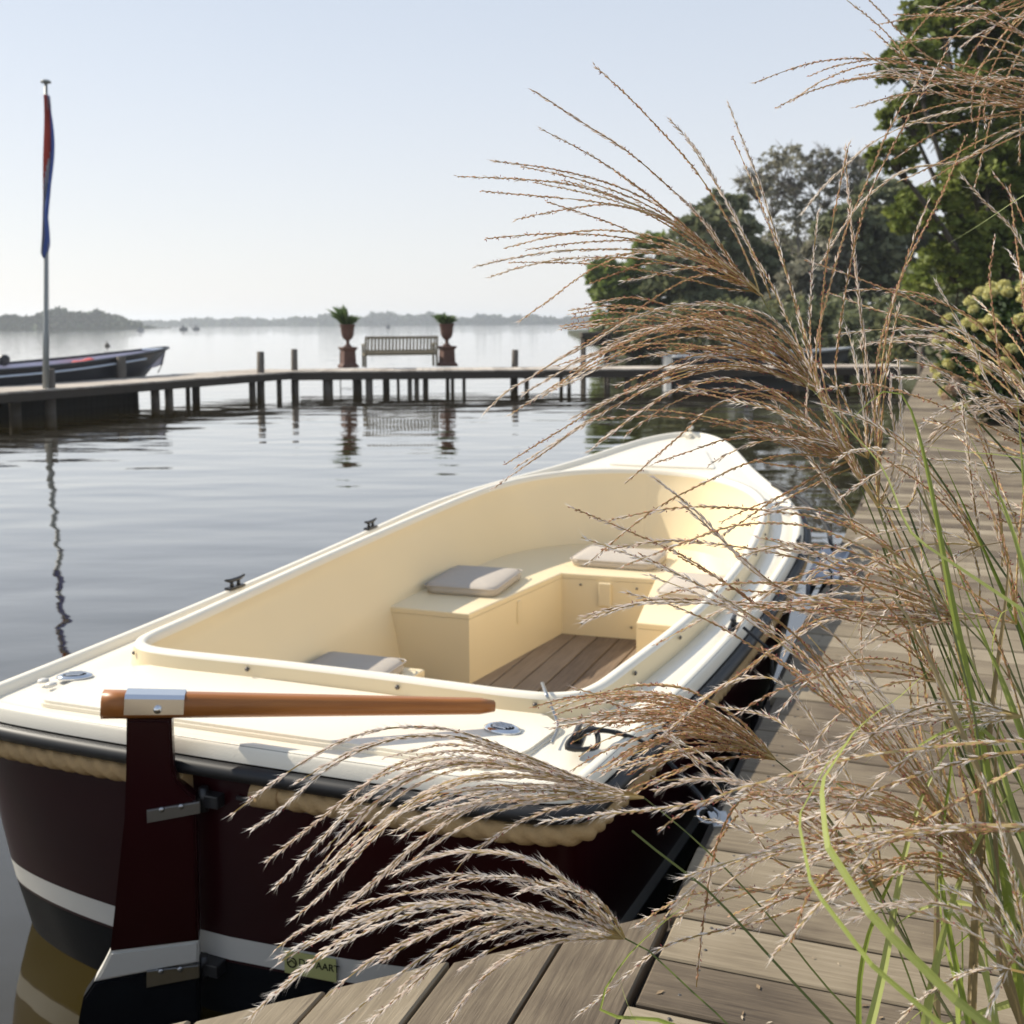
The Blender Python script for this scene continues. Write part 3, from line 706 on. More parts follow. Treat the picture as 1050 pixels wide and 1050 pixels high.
# landing platform: boards lengthwise, cut on the slant
plat = empty('landing_platform', dk(-2.2, -.9)); tag(plat, 'low plank landing with a slanted end, under the stern, boards running away from the camera', 'dock')
E1 = atz(200, 1045, DZ); slope = (E1-D0).dot(DA)/(E1-D0).dot(DP)
mb = MB(); pw_ = .188
for k in range(14):
    random.seed(900+k); w1 = -.008-k*pw_; w0 = w1-pw_+.008; e1 = slope*w1; e0 = slope*w0
    L0 = -5.0; cw = (w0+w1)/2; sc = -2.5
    if e0 < L0+.2: break
    board(mb, dk(sc, cw, DZ+random.uniform(-.002, .002)), DA, -DP, 0, w1-w0, .034, random.random(), ends=((L0-sc, L0-sc), (e1-sc, e0-sc)))
local(mb, plat).build('planking', M['plank'], plat)
mb = MB()
for off in (.03,):
    a = dk(slope*-.02-off, -.02, DZ-.038); b = dk(slope*-2.5-off, -2.5, DZ-.038); d_ = (b-a).normalized()
    board(mb, (a+b)/2, d_, Vector((-d_.y, d_.x, 0)), (b-a).length, .06, .15, .5)
local(mb, plat).build('edge_beam', M['beam'], plat)
for w_, s in ((-.6, -.75), (-1.5, -1.6), (-2.4, -2.4)):
    mb = MB(); tube(mb, [dk(s, w_, -1.2), dk(s, w_, DZ-.06)], .08, 10); local(mb, plat).build('pile', M['pile'], plat)
mb = MB(); board(mb, dk(-3.4, -1.2, DZ-.19), DP, DA, 2.4, .08, .12, .5); local(mb, plat).build('joist', M['beam'], plat)

# seed litter and specks lying on the boards
sm_ = Random_ = random.Random(77); mb = MB()
for i in range(420):
    a_, b_ = sm_.uniform(-1.2, 7), sm_.uniform(.03, DW-.03); q = dk(a_, b_, DZ+.0035); an = sm_.uniform(0, 6.28); l_ = sm_.uniform(.003, .011); w_ = l_*sm_.uniform(.15, .5)
    u_ = Vector((cos(an), sin(an), .05))*l_; v_ = Vector((-sin(an), cos(an), sm_.uniform(-.1, .1)))*w_; mb.add([q-u_, q-v_, q+u_, q+v_+Vector((0, 0, .001))], [[0, 1, 2, 3]], 0, sm_.random())
M['litter'] = attr_mat('seed_litter', [(.1, (.08, .05, .03)), (.5, (.28, .20, .12)), (.9, (.55, .46, .34))], .8)
tag(mb.build('seed_litter', M['litter']), kind='stuff')

# ------------------------------------------------------------------ the far jetty
JZ = 0.55
J0 = atz(0, 402.5, JZ); JK = atz(298, 381, JZ); J1 = atz(945, 375.5, JZ)
Jd1 = (JK-J0).normalized(); Js = JK-Jd1*26.0
jet = empty('far_jetty', JK); tag(jet, 'long bleached plank jetty on dark piles across the middle of the picture', 'jetty')
def jetty_run(A, B, width, pitch=.20, deep=.20):
    d = (B-A).normalized(); nrm = Vector((-d.y, d.x, 0))
    if nrm.y < 0: nrm = -nrm
    if d.x < .6: nrm = Vector((-d.y, d.x, 0))      # away from the camera side
    L_ = (B-A).length; n = int(L_/pitch); mb = MB()
    for i in range(n):
        random.seed(3000+i); c = A+d*(i+.5)*pitch+nrm*width/2; c.z = JZ+random.uniform(-.004, .004)
        board(mb, c, nrm, -d, width+random.uniform(-.03, .03), pitch-.012, .04, random.random(), bev=.004)
    local(mb, jet).build('planking', M['jetwood'], jet)
    for w_ in (.03, width-.05):
        mb = MB(); board(mb, (A+B)/2+nrm*w_+Vector((0, 0, -.045)), d, nrm, L_, .07, deep, .4); local(mb, jet).build('edge_beam', M['beam'], jet)
    return d, nrm
d1, n1 = jetty_run(Js, JK+Jd1*1.2, 2.1, deep=.17)
JK2 = JK+n1*0+Vector((0.0, 0, 0)); d2, n2 = jetty_run(JK2+(J1-JK).normalized()*.02, J1, 1.9)
def jpile(px, py, top=None, r=.10, wet=True, dist=None, name='pile', w=0.25):
    q = atz(px, py, JZ) if dist is None else aty(px, py, dist); random.seed(int(px*7)); q = q+(n1*.22 if px < 250 else n2*.16)
    mb = MB(); tz = top if top is not None else JZ-.05
    pf = lambda a, L: 1+.08*sin(2*a+px)+.05*sin(5*a)
    lx = random.uniform(-.04, .04)
    tube(mb, [Vector((q.x-lx, q.y, -1.3)), Vector((q.x, q.y, .2)), Vector((q.x+lx*.5, q.y, tz))], [r*1.05, r, r*.93], 10, rnd=random.random(), prof=pf)
    return local(mb, jet).build(name, M['pile'], jet)
for px, py, h in ((59, 398, .95), (132, 388, 1.08), (266, 382.5, 1.12), (301, 380, 1.15), (528, 376.5, 1.06), (947, 376, 1.10)):
    jpile(px, py, h, .115 if px < 200 else .10)
for px, r in ((172, .13), (184, .12), (211, .08), (228, .12), (267, .12), (294, .10), (303, .08), (335, .17), (364, .17), (378, .12), (394, .14), (407, .06), (420, .09), (427, .09), (436, .10), (459, .07), (464, .07), (476, .07), (528, .11), (541, .08), (578, .07), (586, .07), (645, .13), (658, .13), (700, .10), (760, .12), (820, .12), (880, .10), (925, .10)):
    y0 = 402.5+(381-402.5)*px/298 if px < 298 else 381-(px-298)*5.5/647
    q = atz(px, y0, JZ); r = r*.78
    dd = (d1 if px < 298 else d2); nn_ = (n1 if px < 298 else n2)
    random.seed(px); off = random.uniform(.12, .9); q = q+nn_*off
    mb = MB(); lx = random.uniform(-.03, .03)
    tube(mb, [Vector((q.x-lx, q.y, -1.3)), Vector((q.x, q.y, JZ-.07))], [r*1.02, r], 9, rnd=random.random(), prof=lambda a, L, px=px: 1+.1*sin(2*a+px)); local(mb, jet).build('pile', M['pile'], jet)
for k in range(8):       # piles of the wide left run, nearer the camera
    q = Js+Jd1*(1+k*2.3)+n1*.6; mb = MB(); tube(mb, [Vector((q.x, q.y, -1.3)), Vector((q.x, q.y, JZ-.07))], .12, 9); local(mb, jet).build('pile', M['pile'], jet)
# near-black boards added to stand in for the shade under the left run
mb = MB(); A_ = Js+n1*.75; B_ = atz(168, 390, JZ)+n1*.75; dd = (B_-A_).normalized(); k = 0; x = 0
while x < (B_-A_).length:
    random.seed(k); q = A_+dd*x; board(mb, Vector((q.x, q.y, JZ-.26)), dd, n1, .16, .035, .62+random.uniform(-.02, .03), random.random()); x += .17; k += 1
M['shadeboard'] = simple('jetty_underside_shade', (.014, .011, .008), .7, noise=.3)
local(mb, jet).build('shade_boards', M['shadeboard'], jet)
# swimming ladder hoop on the jetty's far side, left of the urn
mb = MB(); q = atz(345, 377, JZ); q = q+n2*1.2
for dx in (0, .45): tube(mb, [q+d2*dx+Vector((0, 0, -.6)), q+d2*dx+Vector((0, 0, .42)), q+d2*(dx+.05)+n2*.0+Vector((0, 0, .52))], .018, 6)
tube(mb, [q+Vector((0, 0, .42)), q+d2*.45+Vector((0, 0, .42))], .015, 6)
for z in (-.4, -.15): tube(mb, [q+Vector((0, 0, z)), q+d2*.45+Vector((0, 0, z))], .015, 6)
tag(mb.build('boarding_ladder', M['steel']), 'small steel boarding ladder hooked over the jetty beside the left urn', 'ladder')

# ------------------------------------------------------------------ bench and urns on the jetty
M['bench'] = simple('weathered_teak_bench', (0.21, 0.18, 0.12), 0.75, noise=.25, scale=12)
M['terra'] = simple('rusty_brown_cast_urn', (0.105, 0.050, 0.036), 0.8, noise=.45, scale=9, bump=.006)
bl = atz(375, 377.0, JZ); br = atz(448, 375.8, JZ); bd = (br-bl).normalized(); bn = Vector((-bd.y, bd.x, 0))
bench = empty('garden_bench', ((bl+br)/2)); tag(bench, 'slatted wooden garden bench seen from behind, between two urns on the jetty', 'bench')
W_ = (br-bl).length; BM = Matrix(((bd.x, bn.x, 0, 0), (bd.y, bn.y, 0, 0), (0, 0, 1, 0), (0, 0, 0, 1)))
def bpart(name, fn):
    mb = MB(); fn(mb); mb.v = [tuple(BM @ Vector(p)) for p in mb.v]; return mb.build(name, M['bench'], bench)
hw = W_/2
for sx in (-1, 1):
    bpart('leg', lambda mb: tube(mb, [(sx*hw, 0, 0), (sx*hw, .0, .45), (sx*hw, -.12, .92)], [.032, .036, .028], 4, sm=False))
    bpart('leg', lambda mb: tube(mb, [(sx*hw, .52, 0), (sx*hw, .52, .66)], [.034, .034], 4, sm=False))
    bpart('armrest', lambda mb: box(mb, (sx*hw, .25, .68), (.075, .62, .035), bev=.01))
    bpart('side_rail', lambda mb: box(mb, (sx*hw, .27, .38), (.035, .5, .07), bev=.004))
def back(mb):
    box(mb, (0, -.105, .885), (W_, .04, .075), bev=.008); box(mb, (0, -.01, .49), (W_, .04, .06), bev=.006)
    for i in range(20):
        x = -hw+W_*(i+.75)/20.5; tube(mb, [(x, -.012, .50), (x, -.10, .87)], .028, 4, sm=False)
bpart('backrest', back)
def seat(mb):
    for i in range(6): box(mb, (0, .06+i*.088, .435), (W_-.02, .074, .022), bev=.004)
    box(mb, (0, .52, .39), (W_, .035, .08)); box(mb, (0, .02, .39), (W_, .03, .08))
bpart('seat', seat)
M['leafy'] = attr_mat('urn_plant_leaf', [(0.1, (0.05, 0.09, 0.03)), (0.6, (0.13, 0.20, 0.07)), (0.95, (0.27, 0.34, 0.16))], .5, transl=.3)
def urn(px, py, label, seed, tall):
    q = atz(px, py, JZ)+n2*.35; e = empty('stone_urn', q, .48); tag(e, label, 'urn', 'planted urns on the jetty')
    mb = MB(); bm = bmesh.new(); w0 = .23
    prof = [(.245, 0), (.245, .06), (.225, .09), (.19, .13), (.175, .50), (.20, .54), (.225, .57), (.225, .61), (.12, .62)]
    V = []; Fc = []
    for r, z in prof:
        for sx, sy in ((-1, -1), (1, -1), (1, 1), (-1, 1)): V.append((r*sx, r*sy, z))
    for i in range(len(prof)-1):
        for k in range(4): Fc.append([i*4+k, i*4+(k+1) % 4, i*4+4+(k+1) % 4, i*4+4+k])
    Fc.append([3, 2, 1, 0]); Fc.append([len(V)-4, len(V)-3, len(V)-2, len(V)-1]); mb.add(V, Fc)
    mb.build('pedestal', M['terra'], e)
    mb = MB(); lathe(mb, [(.12, .62), (.12, .65), (.06, .69), (.05, .78), (.075, .82), (.13, .86), (.17, .93), (.19, 1.05), (.205, 1.2), (.235, 1.25), (.235, 1.28), (.20, 1.285), (.185, 1.22)], 20)
    mb.build('urn_bowl', M['terra'], e)
    rng = np.random.default_rng(seed); V = []; mb = MB()
    for k in range(260):
        a = rng.uniform(0, 2*pi); t_ = rng.uniform(.1, 1); L_ = rng.uniform(.24, .50)*(tall if (cos(a) < -.2) else .9)
        base = Vector((.12*cos(a)*t_, .12*sin(a)*t_, 1.22)); tipd = Vector((cos(a)*t_*.75, sin(a)*t_*.75, 1)).normalized()
        p1 = base+tipd*L_*.6; p2 = base+tipd*L_+Vector((cos(a)*.10, sin(a)*.10, -.07)); sd = tipd.cross(Vector((rng.normal(), rng.normal(), .1))).normalized()*rng.uniform(.03, .05)
        mb.add([base-sd*.3, base+sd*.3, p1+sd, p2, p1-sd], [[0, 1, 2, 4], [4, 2, 3]], 0, rng.random())
    mb.build('plant', M['leafy'], e)
urn(356, 377.5, 'brown urn on a square pedestal left of the bench, with a tall tilted plant', 3, 1.55)
urn(458.5, 376, 'brown urn on a square pedestal right of the bench, with a round bushy plant', 8, 1.0)

# ------------------------------------------------------------------ flagpole and flag
M['pole'] = simple('grey_flagpole', (0.27, 0.285, 0.275), .4, noise=.1, scale=3, metal=.0)
M['fr'] = simple('flag_red', (0.60, 0.07, 0.04), .8, noise=.1); M['fw'] = simple('flag_white', (0.62, 0.60, 0.62), .8, noise=.05); M['fb'] = simple('flag_blue', (0.05, 0.10, 0.36), .8, noise=.12)
pb = atz(51.5, 398.5, JZ)+n1*.12; pt = aty(47, 85, pb.y); pole = empty('flagpole', pb); tag(pole, 'tall grey flagpole standing on the jetty at the left', 'flagpole')
top = pt-pb; mb = MB(); tube(mb, [Vector((0, 0, 0)), top*.18, top*.185, top], [.066, .064, .048, .030], 14); mb.build('pole', M['pole'], pole)
mb = MB(); lathe(mb, [(.03, -.02), (.10, 0), (.105, .03), (.06, .06)], 14, M4=Matrix.Translation(top)); mb.build('truck', M['pole'], pole)
mb = MB(); tube(mb, [top*.985+Vector((.05, -.04, 0)), top*.5+Vector((.075, -.06, 0)), top*.14+Vector((.09, -.05, 0))], .006, 4); mb.build('halyard', M['fw'], pole)
NV, NU = 50, 30; V = []; Fc = []; MI = []
for j in range(NV+1):
    v = j/NV; z = -.25-3.25*v; hh = top*((top.z+z)/top.z)
    wdt = .11+.15*sin(pi*min(1, v*1.25+.08))*(1 if v < .55 else 1)+.02*sin(9*v); 
    if v > .9: wdt *= (1-v)/.1*.7+.3
    for i in range(NU+1):
        u = i/NU; fold = abs(((u*2.2+.15*v) % 1)*2-1)
        x = .03+wdt*(u*.75+.22*fold); y = -.05-.10*sin(u*2.6*pi+2*v)+.03*sin(11*v+4*u)
        V.append(hh+Vector((x*1.05-.055-.015*v, y, .08*sin(9*u+2)*v)))
for j in range(NV):
    for i in range(NU):
        Fc.append([j*(NU+1)+i, j*(NU+1)+i+1, (j+1)*(NU+1)+i+1, (j+1)*(NU+1)+i])
        uu = i/NU+.75*max(0, j/NV-.28)-.05*sin(9*j/NV); MI.append(0 if uu < .40 else (1 if uu < .60 else 2))
mb = MB(); mb.add(V, Fc, 0, .5, None, True); mb.mi = MI
fo = mb.build('limp_flag', [M['fr'], M['fw'], M['fb']]); fo.location = pb; tag(fo, 'red white and blue flag hanging limp down the flagpole', 'flag')

# ------------------------------------------------------------------ strap, fenders, dock hardware
mb = MB()
P_ = [Wi @ atz(556, 700, .80), Wi @ atz(560, 711, .822), Wi @ atz(565, 723, .79), Wi @ atz(572, 745, .745), Wi @ atz(566, 762, .745)]
P_ = catmull(P_, 5); tube(mb, P_, .006, 6, flat=.4); mb.build('strap', M['steel'], boat)
lmat = simple('black_line', (.018, .018, .02), .7, noise=.3, scale=60)
def line(pts, r, name, label, cat, mat=lmat, group=None):
    mb = MB(); P_ = catmull(pts, 6); tube(mb, P_, r, 7, prof=lambda a, L: 1+.12*cos(2*(a-L*200))); return tag(mb.build(name, mat), label, cat, group)
def bw(x, y, z): return Wm @ Vector((x, y, z))
rg0 = atz(738, 842, DZ)
line([bw(.86, .30, zs(.3)+.02), bw(.90, .37, zs(.3)+.035), bw(.93, .30, zs(.3)+.012), bw(.87, .24, zs(.3)+.025), bw(.89, .33, zs(.3)+.04), bw(.97, .42, zs(.4)+.01), bw(1.04, .55, .66), rg0+Vector((-.02, 0, .03))], .007, 'mooring_line', 'black mooring line wound on the stern cleat and led to the dock ring', 'rope')
line([bw(.80, 4.40, zs(4.4)+.02), bw(1.0, 4.2, .82), bw(1.16, 3.95, .72), bw(1.22, 3.7, .64), dk(4.2, .05, DZ+.03)], .012, 'mooring_line', 'black mooring line hanging from the bow down to the dock edge', 'rope')
mb = MB(); q = rg0+Vector((0, 0, .004)); box(mb, q, (.05, .09, .008), bev=.002)
tube(mb, [q+Vector((.028*cos(a)-.03, .0+.02*sin(a), .012+.012*sin(a))) for a in np.linspace(0, 2*pi, 15)[:-1]], .005, 6, closed=True)
tag(mb.build('mooring_ring', M['steel']), 'steel mooring ring screwed to the dock edge near the stern', 'ring')
def fender(x, y, label):
    e = empty('boat_fender', bw(x, y, .22)); tag(e, label, 'fender', 'black fenders between boat and dock')
    mb = MB(); lathe(mb, [(.02, -.24), (.06, -.22), (.075, -.17), (.078, 0), (.075, .17), (.06, .22), (.02, .24), (.018, .28)], 16); mb.build('fender_body', M['rubber'], e)
    q = bw(x-.105, y, zs(y)+.01)-Vector(e.location); mb = MB(); tube(mb, [Vector((0, 0, .26)), Vector((0, 0, .44)), q], .006, 6); mb.build('fender_line', lmat, e)
fender(1.19, 1.64, 'black fender hanging below the middle starboard cleat'); fender(1.27, 3.05, 'black fender hanging below the forward starboard cleat')
mb = MB(); q = atz(852, 580, DZ); bmx = Matrix.Translation((q.x, q.y, DZ+.014)) @ Matrix.Rotation(-math.atan2(DA.x, DA.y), 4, 'Z')
box(mb, (0, 0, 0), (.14, .80, .024), bev=.008, M4=bmx); box(mb, (-.075, 0, -.05), (.02, .80, .12), bev=.005, M4=bmx)
M['pad'] = simple('pale_plastic_pad', (.42, .45, .52), .45, noise=.05); tag(mb.build('fender_pad', M['pad']), 'pale blue grey plastic pad fixed on the dock edge by the bow', 'pad')

# ------------------------------------------------------------------ open boat moored behind the left part of the jetty
def small_hull(name, loc, rz, L_, B_, zst, zbow, draft, mats, label, cat='boat', open_=True, group=None):
    e = empty(name, loc, rz); tag(e, label, cat, group); N = 26; ring = []; prof = [(0, -draft), (.55, -draft*.6), (.86, .12), (1.0, 1.0)]
    V = []; Fc = []; MI = []
    def bw_(t): return B_/2*max(.02, (.72+.28*sin(pi*min(1, t*1.3+.08)))*(1-max(0, (t-.45)/.55)**2.6)**.7)
    def sh_(t): return zst+(zbow-zst)*t**2.2
    rows = []
    for i in range(N+1):
        t_ = i/N; row = []
        for sg in (-1, 1):
            pp = prof if sg == 1 else prof[::-1]
            for (a, z) in pp:
                zz = z if z < .5 else sh_(t_)
                rk = (1-min(1, (zz+draft)/(sh_(t_)+draft)))*.35*t_**3
                row.append((sg*a*bw_(t_), (t_-rk*.6)*L_-0, zz))
        rows.append(row)
    m_ = len(rows[0]); V = [q for r_ in rows for q in r_]
    for i in range(N):
        for k in range(m_-1): Fc.append([i*m_+k, i*m_+k+1, (i+1)*m_+k+1, (i+1)*m_+k]); MI.append(0)
    Fc.append(list(range(m_))); MI.append(0); Fc.append([N*m_+k for k in range(m_)][::-1]); MI.append(0)
    mb = MB(); mb.add(V, Fc, 0, .5, None, True); mb.mi = MI; mb.build('hull', mats[0], e)
    # gunwale band, inner lining, floor
    for sg in (-1, 1):
        P_ = [Vector((sg*(bw_(i/N)+.005), i/N*L_, sh_(i/N))) for i in range(N+1)]
        mb = MB(); tube(mb, P_, .045, 6); mb.build('gunwale', mats[1], e)
        mb = MB(); tube(mb, [q+Vector((sg*.012, 0, -.13)) for q in P_[:-4]], .028, 5); mb.build('rubbing_strake', mats[2], e)
        if open_:
            V = []; Fc = []
            for i in range(N+1):
                t_ = i/N; b_ = bw_(t_)-.06; V += [(sg*b_, t_*L_*.985+.02, sh_(t_)-.02), (sg*b_*.85, t_*L_*.97+.03, sh_(t_)-.45)]
            for i in range(N): Fc.append([2*i, 2*i+1, 2*i+3, 2*i+2])
            mb = MB(); mb.add(V, Fc, 0, .5, None, True); mb.build('lining', mats[3], e)
    V = []; Fc = []
    dz = -.40 if open_ else -.03
    for i in range(N+1):
        t_ = i/N; b_ = bw_(t_)-(.08 if open_ else .02)
        V += [(-b_, t_*L_*.98+.02, sh_(t_)+dz), (b_, t_*L_*.98+.02, sh_(t_)+dz)]
    for i in range(N): Fc.append([2*i, 2*i+1, 2*i+3, 2*i+2])
    mb = MB(); mb.add(V, Fc); mb.build('floor' if open_ else 'deck', mats[3], e)
    return e, bw_, sh_
M['dkblue'] = simple('dark_hull_paint', (.016, .018, .026), .3, noise=.2); M['lilac'] = simple('pale_lilac_paint', (.50, .49, .58), .55, noise=.08)
M['paleblue'] = simple('pale_blue_paint', (.55, .62, .72), .5, noise=.05); M['redcloth'] = simple('red_cloth', (.50, .05, .045), .8, noise=.15)
M['whitegel'] = simple('white_gelcoat', (.42, .43, .44), .4, noise=.04); M['greycover'] = simple('grey_tarpaulin', (.16, .17, .18), .8, noise=.25, bump=.01)
bowp = aty(172, 366, 30.2); bdir = Vector((.47, .88, 0)).normalized(); Lb = 8.6
st = Vector((bowp.x, bowp.y, 0))-bdir*Lb
tj, bwf, shf = small_hull('moored_tender', (st.x, st.y, 0), -math.atan2(bdir.x, bdir.y), Lb, 2.3, .86, 1.24, .3, (M['dkblue'], M['black'], M['paleblue'], M['lilac']), 'dark open workboat with pale lilac inside, moored behind the jetty near the flagpole')
for yy in (2.2, 4.2, 6.0):
    mb = MB(); box(mb, (0, yy, shf(yy/Lb)-.22), (2*bwf(yy/Lb)-.2, .26, .05), bev=.01); mb.build('thwart', M['lilac'], tj)
mb = MB(); box(mb, (0, 1.2, .98), (.5, .7, .42), bev=.06); tube(mb, [(.0, .95, 1.1), (0, .8, 1.34)], .02, 6); mb.build('console', M['black'], tj)
mb = MB(); tube(mb, [Vector((.22*cos(a), .78+.08*sin(a), 1.36+.22*sin(a))) for a in np.linspace(0, 2*pi, 21)[:-1]], .016, 6, closed=True)
for a in (0.4, 2.5, 4.6): tube(mb, [(0, .78, 1.36), (.22*cos(a), .78+.08*sin(a), 1.36+.22*sin(a))], .010, 5)
mb.build('steering_wheel', M['steel'], tj)
mb = MB(); P_ = [Vector((.0+x, .35, .86+h)) for x, h in ((-.95, 0), (-.9, .5), (-.4, .62), (.4, .62), (.9, .5), (.95, 0))]; tube(mb, catmull(P_, 4), .02, 6); mb.build('rail_hoop', M['steel'], tj)
mb = MB(); box(mb, (-.55, 2.9, .92), (.5, .8, .25), bev=.1, seg=3); mb.build('engine_box', M['black'], tj)
for k, yy in enumerate((1.8, 3.4, 4.3)):
    mb = MB(); lathe(mb, [(.03, -.1), (.12, -.05), (.13, .1), (.06, .16)], 12, M4=Matrix.Translation((-bwf(yy/Lb)+.1, yy, shf(yy/Lb)+.06))); mb.build('bollard', M['black'], tj)
# white breasthook at the bow
mb = MB(); tb = .93; prism(mb, [(-bwf(tb), tb*Lb), (bwf(tb), tb*Lb), (0.05, Lb*.995), (-.05, Lb*.995)], shf(.96)-.02, shf(.96)+.03, bev=.01); mb.build('foredeck', M['paleblue'], tj)
T4 = Matrix.Translation(Vector((st.x, st.y, 0))) @ Matrix.Rotation(-math.atan2(bdir.x, bdir.y), 4, 'Z')
mb = MB(); bm = bmesh.new(); bmesh.ops.create_icosphere(bm, subdivisions=3, radius=1)
for v in bm.verts:
    n_ = sin(5*v.co.x+2*v.co.y)*.12+sin(9*v.co.y)*.06; v.co = Vector((v.co.x*.34*(1+n_), v.co.y*.42*(1-n_), max(-.02, v.co.z)*.17*(1+n_*1.5)))
bmadd(mb, bm, 0, .5, True, None); ro = mb.build('folded_cover', M['redcloth']); ro.location = T4 @ Vector((-.15, 6.0, shf(6/Lb)-.18)); tag(ro, 'red cloth bundled on a thwart of the dark open boat', 'cloth')
q = T4 @ Vector((0, Lb*.99, 1.16)); e_ = atz(222, 385, JZ)+n1*1.9
line([q, q.lerp(e_, .5)+Vector((0, 0, -.06)), e_+Vector((0, 0, .05))], .014, 'mooring_line', 'thin line from the bow of the dark open boat to the jetty', 'rope', M['beam'])

M['hullgrey'] = simple('dull_grey_hull', (.10, .105, .11), .5, noise=.15)
# ------------------------------------------------------------------ boats beyond the right part of the jetty (behind the grass)
q = aty(690, 366, 37); e2_, bf, sf = small_hull('white_launch', (q.x-.2, 37, 0), -1.5, 6.2, 2.0, .72, .95, .25, (M['hullgrey'], M['whitegel'], M['dkblue'], M['hullgrey']), 'low grey open launch with a pale gunwale, moored beyond the jetty before the trees')
mb = MB(); box(mb, (0, 2.4, .95), (.9, .5, .4), bev=.06); mb.build('console', M['hullgrey'], e2_); mb = MB(); box(mb, (0, 2.75, 1.32), (1.1, .03, .32), bev=.01); mb.build('windscreen', M['black'], e2_)
# small covered landing stage end seen as a dark block
mb = MB(); q = aty(603, 344, 42)
e = empty('boat_shelter', (q.x+.3, 42.5, 0)); tag(e, 'small dark roofed boat shelter on posts by the water behind the grass', 'shelter')
mb = MB(); box(mb, (0, 0, 1.38), (1.1, 1.6, .2), bev=.03); mb.build('roof', M['beam'], e)
for dx in (-.45, .45):
    for dy in (-.7, .7):
        mb = MB(); tube(mb, [(dx, dy, -1), (dx, dy, 1.3)], .06, 8); mb.build('post', M['beam'], e)
mb = MB(); box(mb, (0, .6, 1.1), (.8, .05, .3)); mb.build('rear_panel', M['beam'], e)

# ------------------------------------------------------------------ tiny far boats and a buoy
for i, (px, py, w_, lab_, nm) in enumerate(((144, 334, 7, 'tiny pale motorboat far off on the lake, left of two others', 'distant_boat'), (188, 333, 8, 'tiny dark motorboat far out on the lake, nearer the wooded point', 'distant_boat'), (201, 332.5, 7, 'tiny dark motorboat far out, right of its twin', 'distant_boat'), (398, 332, 4, 'tiny boat far away between the two urns', 'distant_boat'))):
    D = 330+40*i; q = aty(px, py, D); wm = w_/1155*D; e = empty(nm, (q.x, D, 0), .2); tag(e, lab_, 'boat', 'distant boats on the lake')
    mb = MB(); V = []; Fc = []
    for j in range(9):
        t_ = j/8; b_ = .16*wm*max(.05, (1-max(0, (t_-.5)/.5)**2)); x = (t_-.5)*wm; V += [(x, -b_, .0), (x, -b_*1.1, .75+.2*t_), (x, b_*1.1, .75+.2*t_), (x, b_, .0)]
    for j in range(8):
        for k in range(3): Fc.append([j*4+k, j*4+k+1, j*4+5+k, j*4+4+k])
    Fc.append([0, 1, 2, 3]); mb.add(V, Fc); mb.build('hull', M['whitegel'] if i == 0 else M['greycover'], e)
    mb = MB(); box(mb, (-.05*wm, 0, 1.2), (.3*wm, .2*wm, .8), bev=.15); mb.build('cabin', M['greycover'], e)
q = atz(110, 355, 0); mb = MB(); lathe(mb, [(.05, -.2), (.20, -.1), (.24, .05), (.18, .2), (.05, .28), (.03, .5)], 12, M4=Matrix.Translation((q.x, q.y, 0)))
tag(mb.build('buoy', M['pile']), 'small dark buoy floating alone on the open water', 'buoy')

# ------------------------------------------------------------------ far shores
M['farwood'] = attr_mat('far_wood_leaf', [(0.1, (0.018, 0.035, 0.014)), (0.6, (0.045, 0.075, 0.028)), (0.95, (0.09, 0.11, 0.045))], .8, nscale=.02)
def far_shore(name, pts, depth, leaf, per_m, label_kind='stuff', seed=1):
    """pts: (px, height m, distance): woods along a line of the far bank"""
    rng = np.random.default_rng(seed); C = []
    W = [(Vector(aty(px, 331, D)), h) for px, h, D in pts]
    for (a, ha), (b, hb) in zip(W, W[1:]):
        L_ = (b-a).length; n = int(L_*per_m); t_ = rng.random(n); h = ha+(hb-ha)*t_
        base = np.array([a.x, a.y])+np.outer(t_, [b.x-a.x, b.y-a.y])
        hh = h*(.80+.16*np.sin(base[:, 0]*.11+seed)+.10*np.sin(base[:, 0]*.31)+.07*np.sin(base[:, 0]*.8+1))
        z = hh*rng.random(n)**.8; dd = rng.random(n)*depth*(.4+.6*(1-z/np.maximum(hh, .1)))
        C.append(np.stack([base[:, 0], base[:, 1]+depth*.3+dd-8*(z < 2.5), z-.3], 1))
    C = np.concatenate(C); V = leaf_quads(C, leaf, rng=rng); o = fast_mesh(name, V, 4, M['farwood'], rng.random(len(C))); return tag(o, kind='stuff')
far_shore('wooded_point', [(-90, 8.5, 560), (-20, 8.5, 560), (20, 9, 570), (45, 10, 570), (60, 9, 575), (92, 10, 580), (112, 8.5, 585), (122, 5.5, 590), (130, 3, 590), (134, 1, 590)], 40, 2.6, 55, seed=2)
far_shore('far_shore_wood', [(122, 5, 1300), (180, 8, 1300), (215, 10, 1300), (290, 8, 1320), (330, 14, 1250), (350, 12, 1250), (405, 15, 1250), (440, 13, 1260), (475, 9, 1280), (510, 12, 1280), (560, 9, 1290), (640, 8, 1300), (760, 8, 1300)], 80, 5.0, 14, seed=5)
def shore_strip(name, x0, x1, D, dep):
    a = aty(x0, 331, D); b = aty(x1, 331, D); mb = MB(); box(mb, ((a.x+b.x)/2, D+dep/2, -.2), (b.x-a.x, dep, 1.2)); return tag(mb.build(name, M['soil']), kind='structure')
shore_strip('wooded_point_ground', -110, 133, 575, 70); shore_strip('far_shore_ground', 118, 900, 1260, 160)

